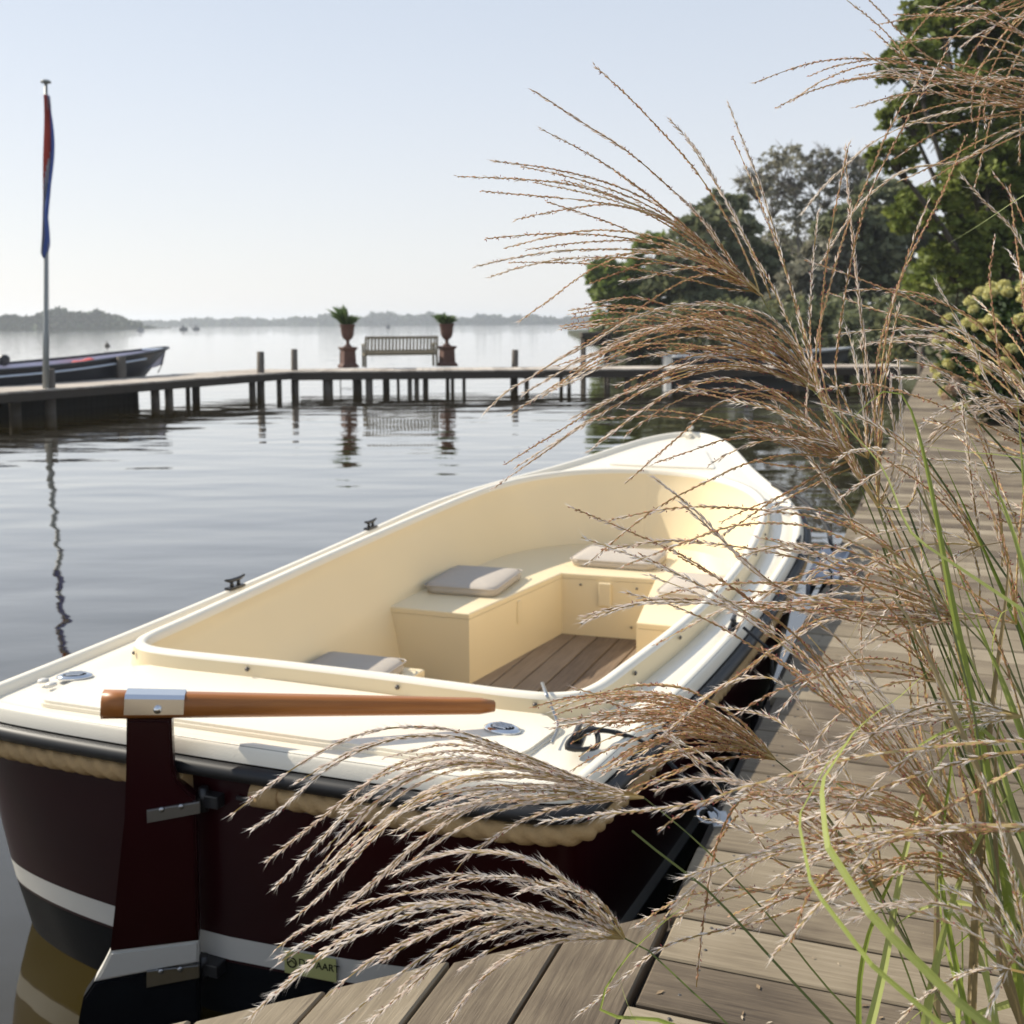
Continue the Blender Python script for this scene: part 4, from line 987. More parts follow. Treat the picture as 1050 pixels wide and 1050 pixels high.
# ------------------------------------------------------------------ trees on the bank
M['bark'] = simple('tree_bark', (.085, .07, .055), .9, noise=.35, scale=6, bump=.02)
M['palebark'] = simple('pale_bark', (.20, .18, .16), .9, noise=.3, scale=6)
LEAF = {}
def leafmat(key, lo, mid, hi, ns=.35):
    LEAF[key] = attr_mat('leaves_'+key, [(0.12, lo), (0.5, mid), (0.9, hi)], .55, transl=.38, spec=.25, nscale=ns, namt=.5)
leafmat('dark', (.075, .085, .045), (.17, .19, .095), (.30, .30, .17))
leafmat('olive', (.07, .08, .035), (.17, .18, .075), (.30, .28, .13))
leafmat('green', (.08, .12, .03), (.20, .26, .06), (.34, .40, .13))
leafmat('sage', (.14, .135, .10), (.26, .25, .18), (.38, .36, .28))
leafmat('near', (.06, .085, .018), (.17, .215, .042), (.36, .38, .10), .8)
def tree(label, px, dist, lobes, leaf, n, mat, bark='bark', seed=1, base_px=None, twigs=0, name='broadleaf_tree', trunk_r=.22, group='trees on the right bank'):
    """lobes: (px, py, radius in px, dy metres) measured at this distance"""
    rng = np.random.default_rng(seed); random.seed(seed)
    b = aty(px, 340, dist); e = empty(name, (b.x, dist, .45)); tag(e, label, 'tree', group); k = dist/1155
    L_ = []
    for (lx, ly, lr, dy) in lobes:
        p_ = aty(lx, ly, dist+dy)-Vector(e.location); L_.append((p_, lr*k))
    zc = min(p_.z for p_, _ in L_); mb = MB()
    fork = Vector((0, 0, max(.8, zc*.45)))
    tube(mb, [(0, 0, -.3), (0.03, 0, fork.z*.5), fork], [trunk_r*1.3, trunk_r, trunk_r*.85], 10); mb.build('trunk', M[bark], e)
    mb = MB()
    for p_, r_ in L_:
        mid = fork.lerp(p_, .5)+Vector((random.uniform(-.3, .3), random.uniform(-.3, .3), random.uniform(0, .4)))*r_*.5
        tube(mb, catmull([fork-Vector((0, 0, .2)), mid, p_], 4), [trunk_r*.42*(1-.8*i/8)+.01 for i in range(9)], 7)
        for _ in range(5+twigs):
            d_ = Vector((random.gauss(0, 1), random.gauss(0, 1), random.gauss(.35, .8))).normalized(); e1 = p_+d_*r_*random.uniform(.7, 1.05)
            m1 = p_.lerp(e1, .5)+Vector((random.gauss(0, .1), random.gauss(0, .1), .05))*r_
            tube(mb, [p_-(p_-fork)*.12, m1, e1], [trunk_r*.16, trunk_r*.09, .012], 5)
            if twigs:
                for _2 in range(5):
                    e2 = m1.lerp(e1, random.random())+Vector((random.gauss(0, 1), random.gauss(0, 1), random.gauss(.4, .7))).normalized()*r_*.4
                    tube(mb, [m1.lerp(e1, .3), (m1+e2)/2+Vector((0, 0, .1)), e2], [trunk_r*.06, .022, .010], 4)
    mb.build('limbs', M[bark], e)
    tot = sum(r_**2 for _, r_ in L_); C = []; R_ = []
    for p_, r_ in L_:
        m_ = int(n*r_**2/tot); ncl = max(12, int(m_/16))
        u = rng.normal(size=(ncl, 3)); u /= np.linalg.norm(u, axis=1)[:, None]; u[:, 2] = np.where(u[:, 2] < -.5, -u[:, 2], u[:, 2])
        cr = rng.uniform(.45, 1.0, ncl)**.6; cc = u*(r_*cr)[:, None]*np.array([1, .9, .85])
        cs = r_*rng.uniform(.07, .24, ncl); idx = rng.integers(0, ncl, m_)
        q = rng.normal(size=(m_, 3)); q /= np.linalg.norm(q, axis=1)[:, None]; q *= (rng.random(m_)**.5)[:, None]*cs[idx][:, None]; q[:, 2] *= .7
        C.append(np.array(p_)+cc[idx]+q); tone = rng.random(ncl); R_.append(np.clip(tone[idx]*.65+rng.random(m_)*.35, 0, 1))
    C = np.concatenate(C); ok = C[:, 2] > .15; C = C[ok]; R_ = np.concatenate(R_)[ok]
    V = leaf_quads(C, leaf, aspect=1.5, rng=rng); fast_mesh('crown', V, 4, LEAF[mat], R_, parent=e); return e
tree('big leafy tree nearest on the right, its crown running out of the top right corner', 1035, 30,
     [(975, 285, 44, 0), (1030, 235, 60, 1), (1010, 180, 50, 0), (1085, 330, 60, 1), (935, 70, 34, 0), (915, 165, 26, -1), (950, 225, 40, 0), (985, 120, 60, 1), (1000, 20, 60, 1), (1060, 60, 80, 2), (1060, 190, 80, 1), (1010, 262, 50, 0), (930, 120, 30, 1), (960, 20, 40, 2), (1110, 120, 80, 2), (1110, 250, 70, 1), (1130, 0, 70, 2), (1180, 100, 80, 1), (955, -40, 36, 1), (1040, -60, 70, 1)], .13, 120000, 'near', seed=4, trunk_r=.3)
tree('rounded bright green tree farthest left on the shore behind the grass plumes', 652, 62, [(640, 300, 34, 0), (672, 262, 26, 0), (655, 330, 34, 0), (622, 282, 20, 0), (690, 300, 28, 1)], .34, 11000, 'green', seed=5)
tree('dark rounded tree between the bright green tree and the bare topped tree', 735, 60, [(735, 250, 46, 0), (700, 290, 36, -1), (765, 290, 48, 0), (742, 220, 28, 1), (720, 325, 34, -2)], .34, 14000, 'dark', seed=6)
tree('tall thin crowned tree with bare grey upper branches against the sky', 822, 66, [(815, 182, 42, 0), (788, 212, 38, 0), (850, 200, 42, 0), (825, 255, 46, 1), (880, 188, 34, 0), (770, 192, 22, 0), (845, 172, 24, 0)], .20, 5200, 'sage', 'palebark', seed=7, twigs=12)
tree('grey green willow like tree standing low in front of the bare topped tree', 830, 56, [(825, 300, 34, 0), (850, 270, 30, 1), (802, 325, 28, -1), (835, 335, 26, -1)], .30, 11000, 'sage', seed=8)
tree('dark tree in the middle of the wood, just left of the big near tree', 885, 58, [(880, 250, 48, 0), (905, 215, 36, 1), (860, 290, 40, 0), (905, 290, 44, 0), (925, 245, 40, 2)], .32, 15000, 'dark', seed=9)
tree('dark low tree beneath the right edge of the big near tree', 985, 46, [(960, 300, 42, 0), (1000, 290, 46, 0), (940, 330, 30, -1), (1035, 300, 48, 1), (1070, 260, 60, 2)], .27, 14000, 'dark', seed=10)
tree('olive green tree behind the wood, rising over the dark trees', 775, 74, [(760, 300, 44, 0), (800, 280, 44, 0), (730, 310, 36, 0), (850, 300, 44, 0), (890, 310, 40, 0)], .4, 12000, 'olive', seed=12)
# shrubs along the water's edge
def shrub(label, px, dist, w, h, mat, seed, leaf=.22, n=2600):
    rng = np.random.default_rng(seed); b = aty(px, 340, dist); e = empty('waterside_shrub', (b.x, dist, .35)); tag(e, label, 'shrub', 'shrubs at the water edge')
    m_ = n; ncl = 26; cc = np.stack([rng.uniform(-w/2, w/2, ncl), rng.uniform(-1, 1, ncl), rng.uniform(0, h*.75, ncl)], 1); cs = rng.uniform(.35, .8, ncl)*h*.38
    idx = rng.integers(0, ncl, m_); q = rng.normal(size=(m_, 3)); q /= np.linalg.norm(q, axis=1)[:, None]; q *= (rng.random(m_)**.4)[:, None]*cs[idx][:, None]
    C = cc[idx]+q; C[:, 2] = np.maximum(C[:, 2], -.3+rng.random(m_)*.3)
    fast_mesh('foliage', leaf_quads(C, leaf, rng=rng), 4, LEAF[mat], np.clip(rng.random(ncl)[idx]*.6+rng.random(m_)*.4, 0, 1), parent=e)
    mb = MB()
    for i in range(6): tube(mb, [(cc[i][0]*.3, 0, -.3), tuple(cc[i])], [.05, .02], 5)
    mb.build('stems', M['bark'], e)
for i, (px, d_, w, h, mt, lb) in enumerate(((640, 63, 3.2, 2.2, 'green', 'bright low shrub at the left end of the wooded shore'), (662, 58, 5, 2.2, 'dark', 'dark low shrub under the bright green shore tree'), (705, 56, 5.5, 2.8, 'dark', 'dark bush at the water edge under the dark rounded tree'),
    (752, 54, 5.5, 3.0, 'olive', 'olive bush at the water edge behind the white launch'), (800, 52, 5.5, 2.9, 'dark', 'dark bush hanging over the water left of the willow'), (845, 50, 5, 2.6, 'dark', 'dark bush over the water right of the willow'),
    (886, 47, 5, 2.8, 'dark', 'dark bush close to the end of the jetty'), (925, 44, 4.5, 3.0, 'dark', 'dark bush where the jetty meets the dock'), (968, 42, 4.5, 2.7, 'olive', 'olive bush behind the clay planter'), (1010, 40, 4.5, 2.9, 'dark', 'dark bush behind the hydrangea'), (1060, 38, 5, 3, 'dark', 'dark bush at the right edge of the picture'))):
    shrub(lb, px, d_, w, h, mt, 40+i)

# ------------------------------------------------------------------ planter and hydrangea on the dock's right
M['clay'] = simple('pale_clay_planter', (.30, .24, .185), .85, noise=.18, scale=6, bump=.006)
q = atz(968, 381, DZ); mb = MB()
lathe(mb, [(.30, 0), (.31, .05), (.27, .10), (.26, .22), (.30, .42), (.38, .62), (.50, .82), (.56, .93), (.57, .98), (.53, 1.0), (.50, .96), (.40, .75), (.05, .72)], 28, M4=Matrix.Translation((0, 0, 0)))
po = mb.build('clay_planter', M['clay']); po.location = (q.x+.12, q.y, DZ-.02); po.scale = (.95, .95, .95)
tag(po, 'wide flared pale clay planter standing at the far end of the dock', 'planter')
M['hleaf'] = attr_mat('hydrangea_leaf', [(.1, (.012, .028, .008)), (.5, (.035, .065, .016)), (.95, (.08, .12, .03))], .45, transl=.25, spec=.4, nscale=3)
M['floret'] = attr_mat('hydrangea_floret', [(.1, (.46, .43, .14)), (.5, (.70, .66, .28)), (.95, (.84, .78, .48))], .7, transl=.3, nscale=3)
M['floretp'] = attr_mat('hydrangea_floret_faded', [(.1, (.34, .22, .15)), (.5, (.50, .36, .26)), (.95, (.62, .48, .36))], .7, transl=.3, nscale=3)
hb = atz(1040, 436, DZ); hyd = empty('hydrangea_bush', hb); tag(hyd, 'large hydrangea bush with pale green yellow flower heads crowding the dock on the right', 'bush')
rng = np.random.default_rng(21)
H_ = 1.75; cc = Vector((.25, .35, .82)); RX, RY, RZ_ = 1.05, 1.0, .96
def head_mesh(seed, mat):
    r2 = np.random.default_rng(seed); n = 420; u = r2.normal(size=(n, 3)); u /= np.linalg.norm(u, axis=1)[:, None]; u[:, 2] = np.where(u[:, 2] < -.6, -u[:, 2], u[:, 2])
    C = u*(.072*(1+.10*r2.normal(size=n)))[:, None]*np.array([1, 1, .85]); o = fast_mesh('flower_head', leaf_quads(C, .026, 1.1, rng=r2), 4, mat, r2.random(n)); return o
protos = [head_mesh(50+i, M['floret']) for i in range(3)]+[head_mesh(60, M['floretp'])]
used_ = [False]*4; nh = 0; pos = []
for k in range(4000):
    if nh >= 96: break
    u = rng.normal(size=3); u /= np.linalg.norm(u)
    if u[1] > .45 or u[2] < -.82: continue
    p_ = Vector((cc.x+u[0]*RX*1.0, cc.y+u[1]*RY, cc.z+u[2]*RZ_))
    if p_.z < .10: p_.z = .12+rng.random()*.1
    if any((p_-o_).length < .148 for o_ in pos): continue
    pos.append(p_); nh += 1
    t_ = 3 if (p_.z < .45 and rng.random() < .5) or rng.random() < .08 else int(rng.integers(0, 3))
    o = protos[t_] if not used_[t_] else protos[t_].copy()
    if used_[t_]: COL.objects.link(o)
    used_[t_] = True; o.parent = hyd; o.location = p_; sc_ = rng.uniform(.8, 1.2); o.scale = (sc_, sc_, sc_); o.rotation_euler = (rng.uniform(-.5, .5), rng.uniform(-.5, .5), rng.uniform(0, 6))
n = 7000; u = rng.normal(size=(n, 3)); u /= np.linalg.norm(u, axis=1)[:, None]; rr = rng.uniform(.55, 1.0, n)**.7
C = np.array(cc)+u*rr[:, None]*np.array([RX, RY, RZ_]); C = C[C[:, 2] > .03]; fast_mesh('foliage', leaf_quads(C, .075, 1.6, rng=rng), 4, M['hleaf'], rng.random(len(C)), parent=hyd)
mb = MB()
for i in range(14): a = rng.uniform(0, 6.28); tube(mb, [(cc.x+.15*cos(a), cc.y+.15*sin(a), -.05), (cc.x+.7*cos(a), cc.y+.7*sin(a), 1.1)], [.02, .008], 5)
mb.build('stems', M['bark'], hyd)

# ------------------------------------------------------------------ ornamental grass in front of everything: culms, leaf blades, drooping plumes
def gmat(name, lo, mid, hi, tr=.35, rough=.6):
    return attr_mat(name, [(.1, lo), (.5, mid), (.9, hi)], rough, transl=tr, spec=.35, nscale=20, namt=.2)
M['rach'] = gmat('plume_stalk', (.38, .26, .09), (.56, .42, .17), (.68, .55, .28))
M['silver'] = gmat('silky_spikelet', (.74, .60, .50), (.88, .78, .69), (.95, .91, .86), .35)
M['tan'] = gmat('brown_spikelet', (.40, .20, .12), (.64, .39, .25), (.80, .58, .42), .45)
M['purple'] = gmat('purple_anther', (.20, .045, .06), (.32, .09, .10), (.42, .15, .15), .3)
M['culm'] = gmat('grass_culm', (.07, .085, .02), (.13, .16, .035), (.24, .22, .08), .15, .45)
M['blade'] = gmat('grass_blade', (.11, .16, .022), (.25, .32, .05), (.48, .52, .18), .45, .45)
M['dry'] = gmat('dry_grass_blade', (.20, .14, .06), (.34, .26, .13), (.46, .38, .22), .35, .6)
class Soup:
    def __init__(s): s.q = []; s.mi = []; s.r = []
    def quad(s, a, b, c, d, mi, r): s.q.extend((a, b, c, d)); s.mi.append(mi); s.r.append(r)
    def build(s, name, mats, parent, origin):
        V = np.array([tuple(v) for v in s.q])-np.array(origin); return fast_mesh(name, V, 4, mats, s.r, parent=parent, mi=s.mi)
def stick(sp, P, r0, r1, mi, rnd):
    T, N, B = frames(P); m = len(P)
    for i in range(m-1):
        ra = r0+(r1-r0)*i/(m-1); rb = r0+(r1-r0)*(i+1)/(m-1)
        A_ = [P[i]+(N[i]*cos(a)+B[i]*sin(a))*ra for a in (0, 2.094, 4.189)]; Z = [P[i+1]+(N[i+1]*cos(a)+B[i+1]*sin(a))*rb for a in (0, 2.094, 4.189)]
        for k in range(3): sp.quad(A_[k], A_[(k+1) % 3], Z[(k+1) % 3], Z[k], mi, rnd)
GR = random.Random(99)
def spikelet(sp, p, d, L_, w, mi, rnd):
    s1 = d.orthogonal().normalized(); s2 = d.cross(s1); a = GR.uniform(0, 6.28); u = s1*cos(a)+s2*sin(a); v = d.cross(u)
    m1 = p+d*L_*.42; t_ = p+d*L_
    sp.quad(p, m1+u*w, t_, m1-u*w, mi, rnd); sp.quad(p, m1+v*w, t_, m1-v*w, mi, rnd)
def raceme(sp, P3, style, thick=1.0):
    """P3 from the node to the tip, world points"""
    thick *= 1.5; silky = style == 'S'
    P = resample(P3, .0030 if silky else .0034); m = len(P)
    if m < 6: return
    stick(sp, P[::3]+([P[-1]] if (m-1) % 3 else []), .00095*thick, .0004*thick, 0, GR.random())
    T, N, B = frames(P); tone = GR.random(); a0 = GR.uniform(0, 6.28); fluff = GR.uniform(.7, 1.25)
    gap = 0
    for i in range(3, m):
        f = i/m
        if f < .05: continue
        if gap > 0: gap -= 1; continue
        if GR.random() < .012: gap = GR.randint(2, 5)
        a = a0+i*2.4+GR.uniform(-.7, .7); side = N[i]*cos(a)+B[i]*sin(a)
        sil = {'S': .96, 'M': .55, 'B': .12, 'R': .03}[style]
        if style == 'M' and f > .65: sil = .9
        if style == 'B' and f > .85: sil = .4
        isl = GR.random() < sil; tap = 1-.35*max(0, f-.8)/.2
        if isl:
            d = (T[i]+side*GR.uniform(.08, .30)*fluff).normalized(); L_ = GR.uniform(.0095, .0150); w = .00074*thick*GR.uniform(.7, 1.25)
        else:
            d = (T[i]+side*GR.uniform(.06, .34)).normalized(); L_ = GR.uniform(.0055, .0085); w = .00072*thick*GR.uniform(.7, 1.25)
        spikelet(sp, P[i]+side*.0005, d, L_*tap, w, 1 if isl else 2, min(1, max(0, tone*.45+GR.random()*.55)))
        if isl and GR.random() < .8:
            for _ in range(3):
                h = (T[i]+side*GR.uniform(.15, .75)*fluff+B[i]*GR.uniform(-.25, .25)).normalized(); q = P[i]+d*L_*.2; o2_ = h.orthogonal().normalized()*.00019
                hl = GR.uniform(.009, .017); sp.quad(q-o2_, q+o2_, q+h*hl, q+h*(hl-.0001), 1, .9)
        if GR.random() < {'S': .05, 'M': .16, 'B': .20, 'R': .55}[style]:
            s2 = (side*1.0+T[i]*GR.uniform(-.2, .6)).normalized(); spikelet(sp, P[i]+s2*.0012, s2, GR.uniform(.0026, .0046), .0007, 3, GR.random())
PM = [M['rach'], M['silver'], M['tan'], M['purple']]
def path3(px, d0, d1, wob=.02):
    """px: pixels from first to last, camera-axis depth d0 -> d1"""
    P = [Vector((x, y, 0)) for x, y in px]; L_ = [0]
    for a, b in zip(P, P[1:]): L_.append(L_[-1]+(b-a).length)
    ph = GR.uniform(0, 6.28)
    return catmull([atd(x, y, d0+(d1-d0)*l/L_[-1]+wob*sin(ph+4*l/L_[-1])) for (x, y), l in zip(px, L_)], 8)
def ribbon(sp, P3, w, rnd, mi=0, tw=0.0, fold=.25, seed=0, turn=None, tap=.45):
    P = resample(P3, .02); T, N, B = frames(P); m = len(P); a0 = seed*1.7
    if turn is not None:      # leaf turned so that its flat side shows about half way up
        k = int(m*.72); sv = T[k].cross(Vector((0.1, 1, -.2))).normalized(); a0 = math.atan2(sv.dot(B[k]), sv.dot(N[k]))+turn-tw*.72
    def edge(i):
        f = i/(m-1); a = a0+tw*f; s_ = N[i]*cos(a)+B[i]*sin(a); up = T[i].cross(s_)
        ww = w*min(1, .35+f*3)*(1 if f < tap else max(.03, 1-((f-tap)/(1-tap))**1.5))
        return P[i]-s_*ww/2+up*ww*fold, P[i], P[i]+s_*ww/2+up*ww*fold
    for i in range(m-1):
        a, b, c = edge(i); a2, b2, c2 = edge(i+1); sp.quad(a, b, b2, a2, mi, rnd); sp.quad(b, c, c2, b2, mi, rnd)
def clump(label, root):
    e = empty('ornamental_grass', root); tag(e, label, 'grass plant', 'tall ornamental grass plants beside the dock'); return e
GZ = .47
def rootpt(s, w): return dk(s, w, GZ)
CL = {'near': clump('ornamental grass whose straw coloured plumes sweep over the stern deck and bottom edge', rootpt(-1.35, DW+.20)),
      'mid': clump('ornamental grass whose brown and silver plumes fan across the middle and hide the bow', rootpt(-.15, DW+.26)),
      'far': clump('ornamental grass at the right edge with plumes hanging in from the top right corner', rootpt(.95, DW+.34))}
def to_root(P3, e, sx):
    """carry a stalk on from the frame's edge down to its plant's crown"""
    r_ = Vector(e.location)+Vector((GR.uniform(-.09, .09), GR.uniform(-.09, .09), 0)); a = P3[0]; t_ = (P3[0]-P3[min(4, len(P3)-1)]).normalized()
    L_ = (r_-a).length; h = [a.lerp(r_, 0)]
    c1 = a+t_*L_*.38; c2 = r_+Vector((0, 0, L_*.42)); out = []
    for k in range(15, 0, -1):
        u = k/15; out.append(a*(1-u)**3+c1*3*u*(1-u)**2+c2*3*u*u*(1-u)+r_*u**3)
    return out+P3
def plume(cl, culm_px, dn, dbase, racs, fill=0, style='B', thick=1.0, spread=14, seed=0, dt=None, culm_r=.0022):
    """culm_px from the base (near the frame's edge) to the node; racs: (style, tip..node pixel path[, tip depth])"""
    e = CL[cl]; GR.seed(1000+seed); o_ = Vector(e.location)
    stem = path3(culm_px, dbase, dn, .0); full = to_root(stem, e, 0); sp = Soup(); fr = resample(full, .03)
    stick(sp, fr, culm_r, culm_r*.45, 0, GR.random()); sp.build('culm', M['culm'], e, o_)
    sp = Soup(); rows = []
    for rc in racs:
        st_, pts = rc[0], rc[1]; td = rc[2] if len(rc) > 2 else (dt if dt is not None else dn)+GR.uniform(-.08, .08)
        rows.append((st_, pts, td)); raceme(sp, path3(pts[::-1], dn, td, .012), st_, thick)
    for k in range(fill):
        a, b = GR.sample(rows, 2); t_ = GR.random()
        def samp(pts, n=7):
            P = resample([Vector((x, y, 0)) for x, y in pts[::-1]], 4); return [P[int((len(P)-1)*i/(n-1))] for i in range(n)]
        A_, B_ = samp(a[1]), samp(b[1]); cut = GR.randint(5, 7); jx, jy = GR.uniform(-spread, spread), GR.uniform(-spread, spread)
        pts = [(A_[i].lerp(B_[i], t_).x+jx*(i/6)**1.3, A_[i].lerp(B_[i], t_).y+jy*(i/6)**1.3) for i in range(cut)]
        raceme(sp, path3(pts, dn+GR.uniform(-.01, .01), a[2]+GR.uniform(-.1, .1), .015), GR.choice(style), thick)
    sp.build('plume', PM, e, o_)
ND = (778, 299)
plume('mid', [(1060, 930), (1017, 840), (952, 700), (905, 530), (850, 420), (800, 338), ND], 1.62, 1.30, [
 ('B', [(610, 68), (644, 99), (684, 141), (716, 179), (750, 232), (770, 275), ND]),
 ('M', [(547, 93), (593, 123), (644, 156), (687, 193), (716, 221), (750, 270), (772, 292), ND]),
 ('B', [(556, 133), (607, 160), (656, 193), (693, 224), (745, 270), ND]),
 ('B', [(506, 165), (564, 173), (621, 187), (673, 210), (707, 236), (750, 274), ND]),
 ('B', [(536, 171), (593, 184), (650, 204), (695, 230), (745, 272), ND]),
 ('B', [(469, 181), (536, 184), (593, 191), (650, 210), (699, 233), (748, 276), ND]),
 ('B', [(494, 196), (550, 201), (610, 207), (660, 218), (705, 245), (750, 280), ND]),
 ('B', [(530, 225), (573, 216), (627, 210), (679, 224), (721, 250), (750, 278), ND]),
 ('B', [(561, 207), (621, 227), (673, 249), (712, 264), (752, 285), ND]),
 ('B', [(541, 256), (593, 249), (650, 247), (693, 254), (736, 270), ND]),
 ('M', [(489, 273), (530, 264), (579, 257), (650, 256), (707, 263), (747, 282), ND]),
 ('M', [(503, 284), (530, 275), (575, 266), (627, 264), (680, 268), (735, 284), ND]),
 ('B', [(524, 269), (593, 270), (650, 276), (699, 285), (745, 296), ND]),
 ('B', [(533, 329), (564, 307), (599, 281), (633, 264), (667, 256), (707, 260), (748, 280), ND]),
 ('R', [(607, 290), (636, 279), (664, 270), (710, 274), (750, 288), ND]),
 ('B', [(580, 364), (618, 341), (645, 324), (675, 303), (702, 288), (725, 282), (751, 286), (779, 303)]),
 ('S', [(687, 123), (716, 156), (743, 203), (767, 250), (785, 290), (790, 306)]),
 ('M', [(700, 205), (727, 233), (753, 272), (774, 296)])], fill=7, style='BBBM', spread=9, seed=1)
NF = (838, 402)
plume('mid', [(1065, 900), (1015, 800), (960, 655), (905, 520), (862, 440), NF], 1.58, 1.28, [
 ('S', [(498, 422), (519, 402), (544, 387), (574, 368), (605, 353), (645, 328), (687, 314), (713, 312), (751, 314), (790, 326), (820, 360), NF]),
 ('S', [(538, 403), (565, 387), (590, 371), (620, 357), (656, 340), (694, 333), (732, 331), (770, 338), (810, 362), NF]),
 ('M', [(559, 402), (590, 390), (618, 376), (656, 366), (694, 362), (732, 366), (780, 378), NF]),
 ('M', [(507, 500), (538, 478), (568, 457), (593, 438), (620, 422), (662, 400), (694, 389), (723, 381), (751, 378), (790, 383), NF]),
 ('S', [(588, 428), (625, 410), (660, 395), (700, 375), (745, 362), (790, 370), NF]),
 ('B', [(603, 312), (650, 305), (700, 318), (750, 332), (800, 358), NF]),
 ('R', [(700, 330), (735, 318), (765, 322), (800, 340), (824, 370), NF]),
 ('R', [(690, 340), (720, 326), (750, 325), (790, 344), (820, 372), NF]),
 ('B', [(586, 322), (640, 315), (690, 322), (745, 340), (800, 370), NF]),
 ('B', [(582, 338), (640, 332), (700, 340), (750, 352), (800, 378), NF])], fill=26, style='BBBRM', spread=16, seed=2)
NG = (872, 472)
plume('mid', [(1060, 880), (1000, 760), (945, 650), (905, 555), NG], 1.50, 1.25, [
 ('M', [(605, 462), (633, 440), (660, 420), (687, 402), (735, 388), (790, 400), (840, 440), NG]),
 ('B', [(641, 496), (667, 473), (697, 447), (727, 420), (760, 407), (800, 410), (845, 445), NG]),
 ('B', [(600, 432), (650, 427), (717, 430), (767, 443), (817, 460), NG]),
 ('B', [(671, 475), (707, 463), (743, 451), (779, 449), (830, 458), NG]),
 ('B', [(600, 580), (627, 557), (657, 533), (687, 513), (727, 493), (767, 475), (817, 466), NG]),
 ('B', [(740, 535), (767, 522), (802, 508), (838, 488), NG]),
 ('B', [(740, 550), (787, 517), (820, 498), (850, 482), NG]),
 ('B', [(700, 400), (740, 408), (790, 420), (840, 450), NG]),
 ('R', [(750, 405), (795, 400), (835, 425), (860, 455), NG]),
 ('M', [(829, 394), (827, 423), (834, 457), (850, 478), NG]),
 ('S', [(793, 410), (810, 437), (830, 466), (847, 494), (864, 520), (878, 548)]),
 ('B', [(760, 430), (800, 445), (840, 462), NG])], fill=14, style='BBRM', spread=18, seed=3)
NJ = (900, 520)
plume('mid', [(1065, 960), (1010, 820), (960, 690), (925, 590), NJ], 1.38, 1.18, [
 ('M', [(747, 107), (760, 140), (777, 183), (790, 223), (803, 267), (815, 310), (827, 357), (838, 400), (865, 460), NJ], 1.55),
 ('S', [(867, 153), (870, 200), (875, 250), (882, 317), (893, 400), (900, 460), NJ], 1.5),
 ('B', [(945, 75), (913, 130), (887, 190), (867, 237), (850, 297), (837, 357), (842, 410), (868, 470), NJ], 1.5),
 ('B', [(972, 50), (953, 83), (917, 147), (890, 203), (873, 267), (862, 333), (857, 390), (872, 460), NJ], 1.5),
 ('R', [(990, 140), (967, 197), (940, 250), (917, 303), (900, 367), (897, 430), NJ], 1.5),
 ('M', [(704, 141), (743, 203), (767, 250), (790, 290), (807, 327), (840, 400), (870, 460), NJ], 1.6),
 ('S', [(921, 369), (923, 400), (924, 434), (927, 460), (918, 495), NJ], 1.45),
 ('S', [(914, 386), (913, 414), (918, 446), (915, 485), NJ], 1.45),
 ('S', [(864, 509), (893, 489), (921, 477), (940, 490), (930, 520), NJ], 1.3)], fill=5, style='BM', spread=26, seed=4)
NI = (985, 636)
plume('mid', [(1080, 800), (1050, 720), (1015, 668), NI], 1.22, 1.12, [
 ('B', [(627, 533), (683, 522), (733, 520), (800, 525), (860, 537), (920, 570), NI]),
 ('B', [(640, 580), (700, 557), (750, 540), (807, 537), (860, 550), (930, 585), NI]),
 ('S', [(600, 637), (650, 620), (700, 618), (750, 620), (833, 628), (900, 640), NI]),
 ('B', [(670, 613), (710, 603), (760, 598), (817, 598), (883, 600), (940, 615), NI]),
 ('B', [(783, 618), (833, 618), (883, 620), (940, 622), NI]),
 ('B', [(687, 748), (723, 717), (760, 690), (800, 660), (840, 635), (900, 622), NI]),
 ('S', [(767, 687), (787, 670), (812, 655), (850, 636), (910, 628), NI]),
 ('M', [(700, 517), (733, 547), (767, 577), (800, 603), (850, 620), (920, 625), NI]),
 ('M', [(784, 560), (830, 568), (880, 580), (930, 600), NI])], fill=12, style='BMM', spread=26, seed=5)
NH = (1010, 885)
plume('near', [(1085, 1040), (1050, 960), NH], 1.15, 1.05, [
 ('B', [(585, 520), (650, 547), (700, 570), (743, 597), (783, 627), (817, 653), (850, 693), (887, 747), (930, 800), (975, 850), NH], 1.35),
 ('B', [(643, 608), (687, 620), (733, 640), (767, 660), (800, 680), (833, 707), (883, 747), (940, 810), NH], 1.3),
 ('S', [(671, 490), (720, 530), (765, 580), (800, 603), (833, 633), (867, 663), (900, 707), (950, 783), (977, 817), (1000, 860), NH], 1.35),
 ('R', [(830, 653), (857, 683), (883, 707), (900, 733), (945, 790), NH]),
 ('B', [(832, 700), (867, 733), (900, 760), (950, 812), NH]),
 ('B', [(860, 690), (890, 733), (917, 767), (960, 825), NH]),
 ('S', [(870, 700), (893, 703), (923, 737), (950, 783), (985, 840), NH]),
 ('B', [(945, 560), (946, 640), (948, 700), (958, 760), (985, 840), NH], 1.3),
 ('B', [(968, 600), (985, 680), (1000, 740), (1006, 820), NH], 1.3),
 ('B', [(932, 600), (933, 680), (938, 750), (965, 820), NH], 1.3),
 ('B', [(885, 690), (883, 633), (890, 590), (915, 580), (950, 660), (985, 790), NH], 1.3)], fill=14, style='BMR', spread=34, seed=6)
NL = (1095, 470)
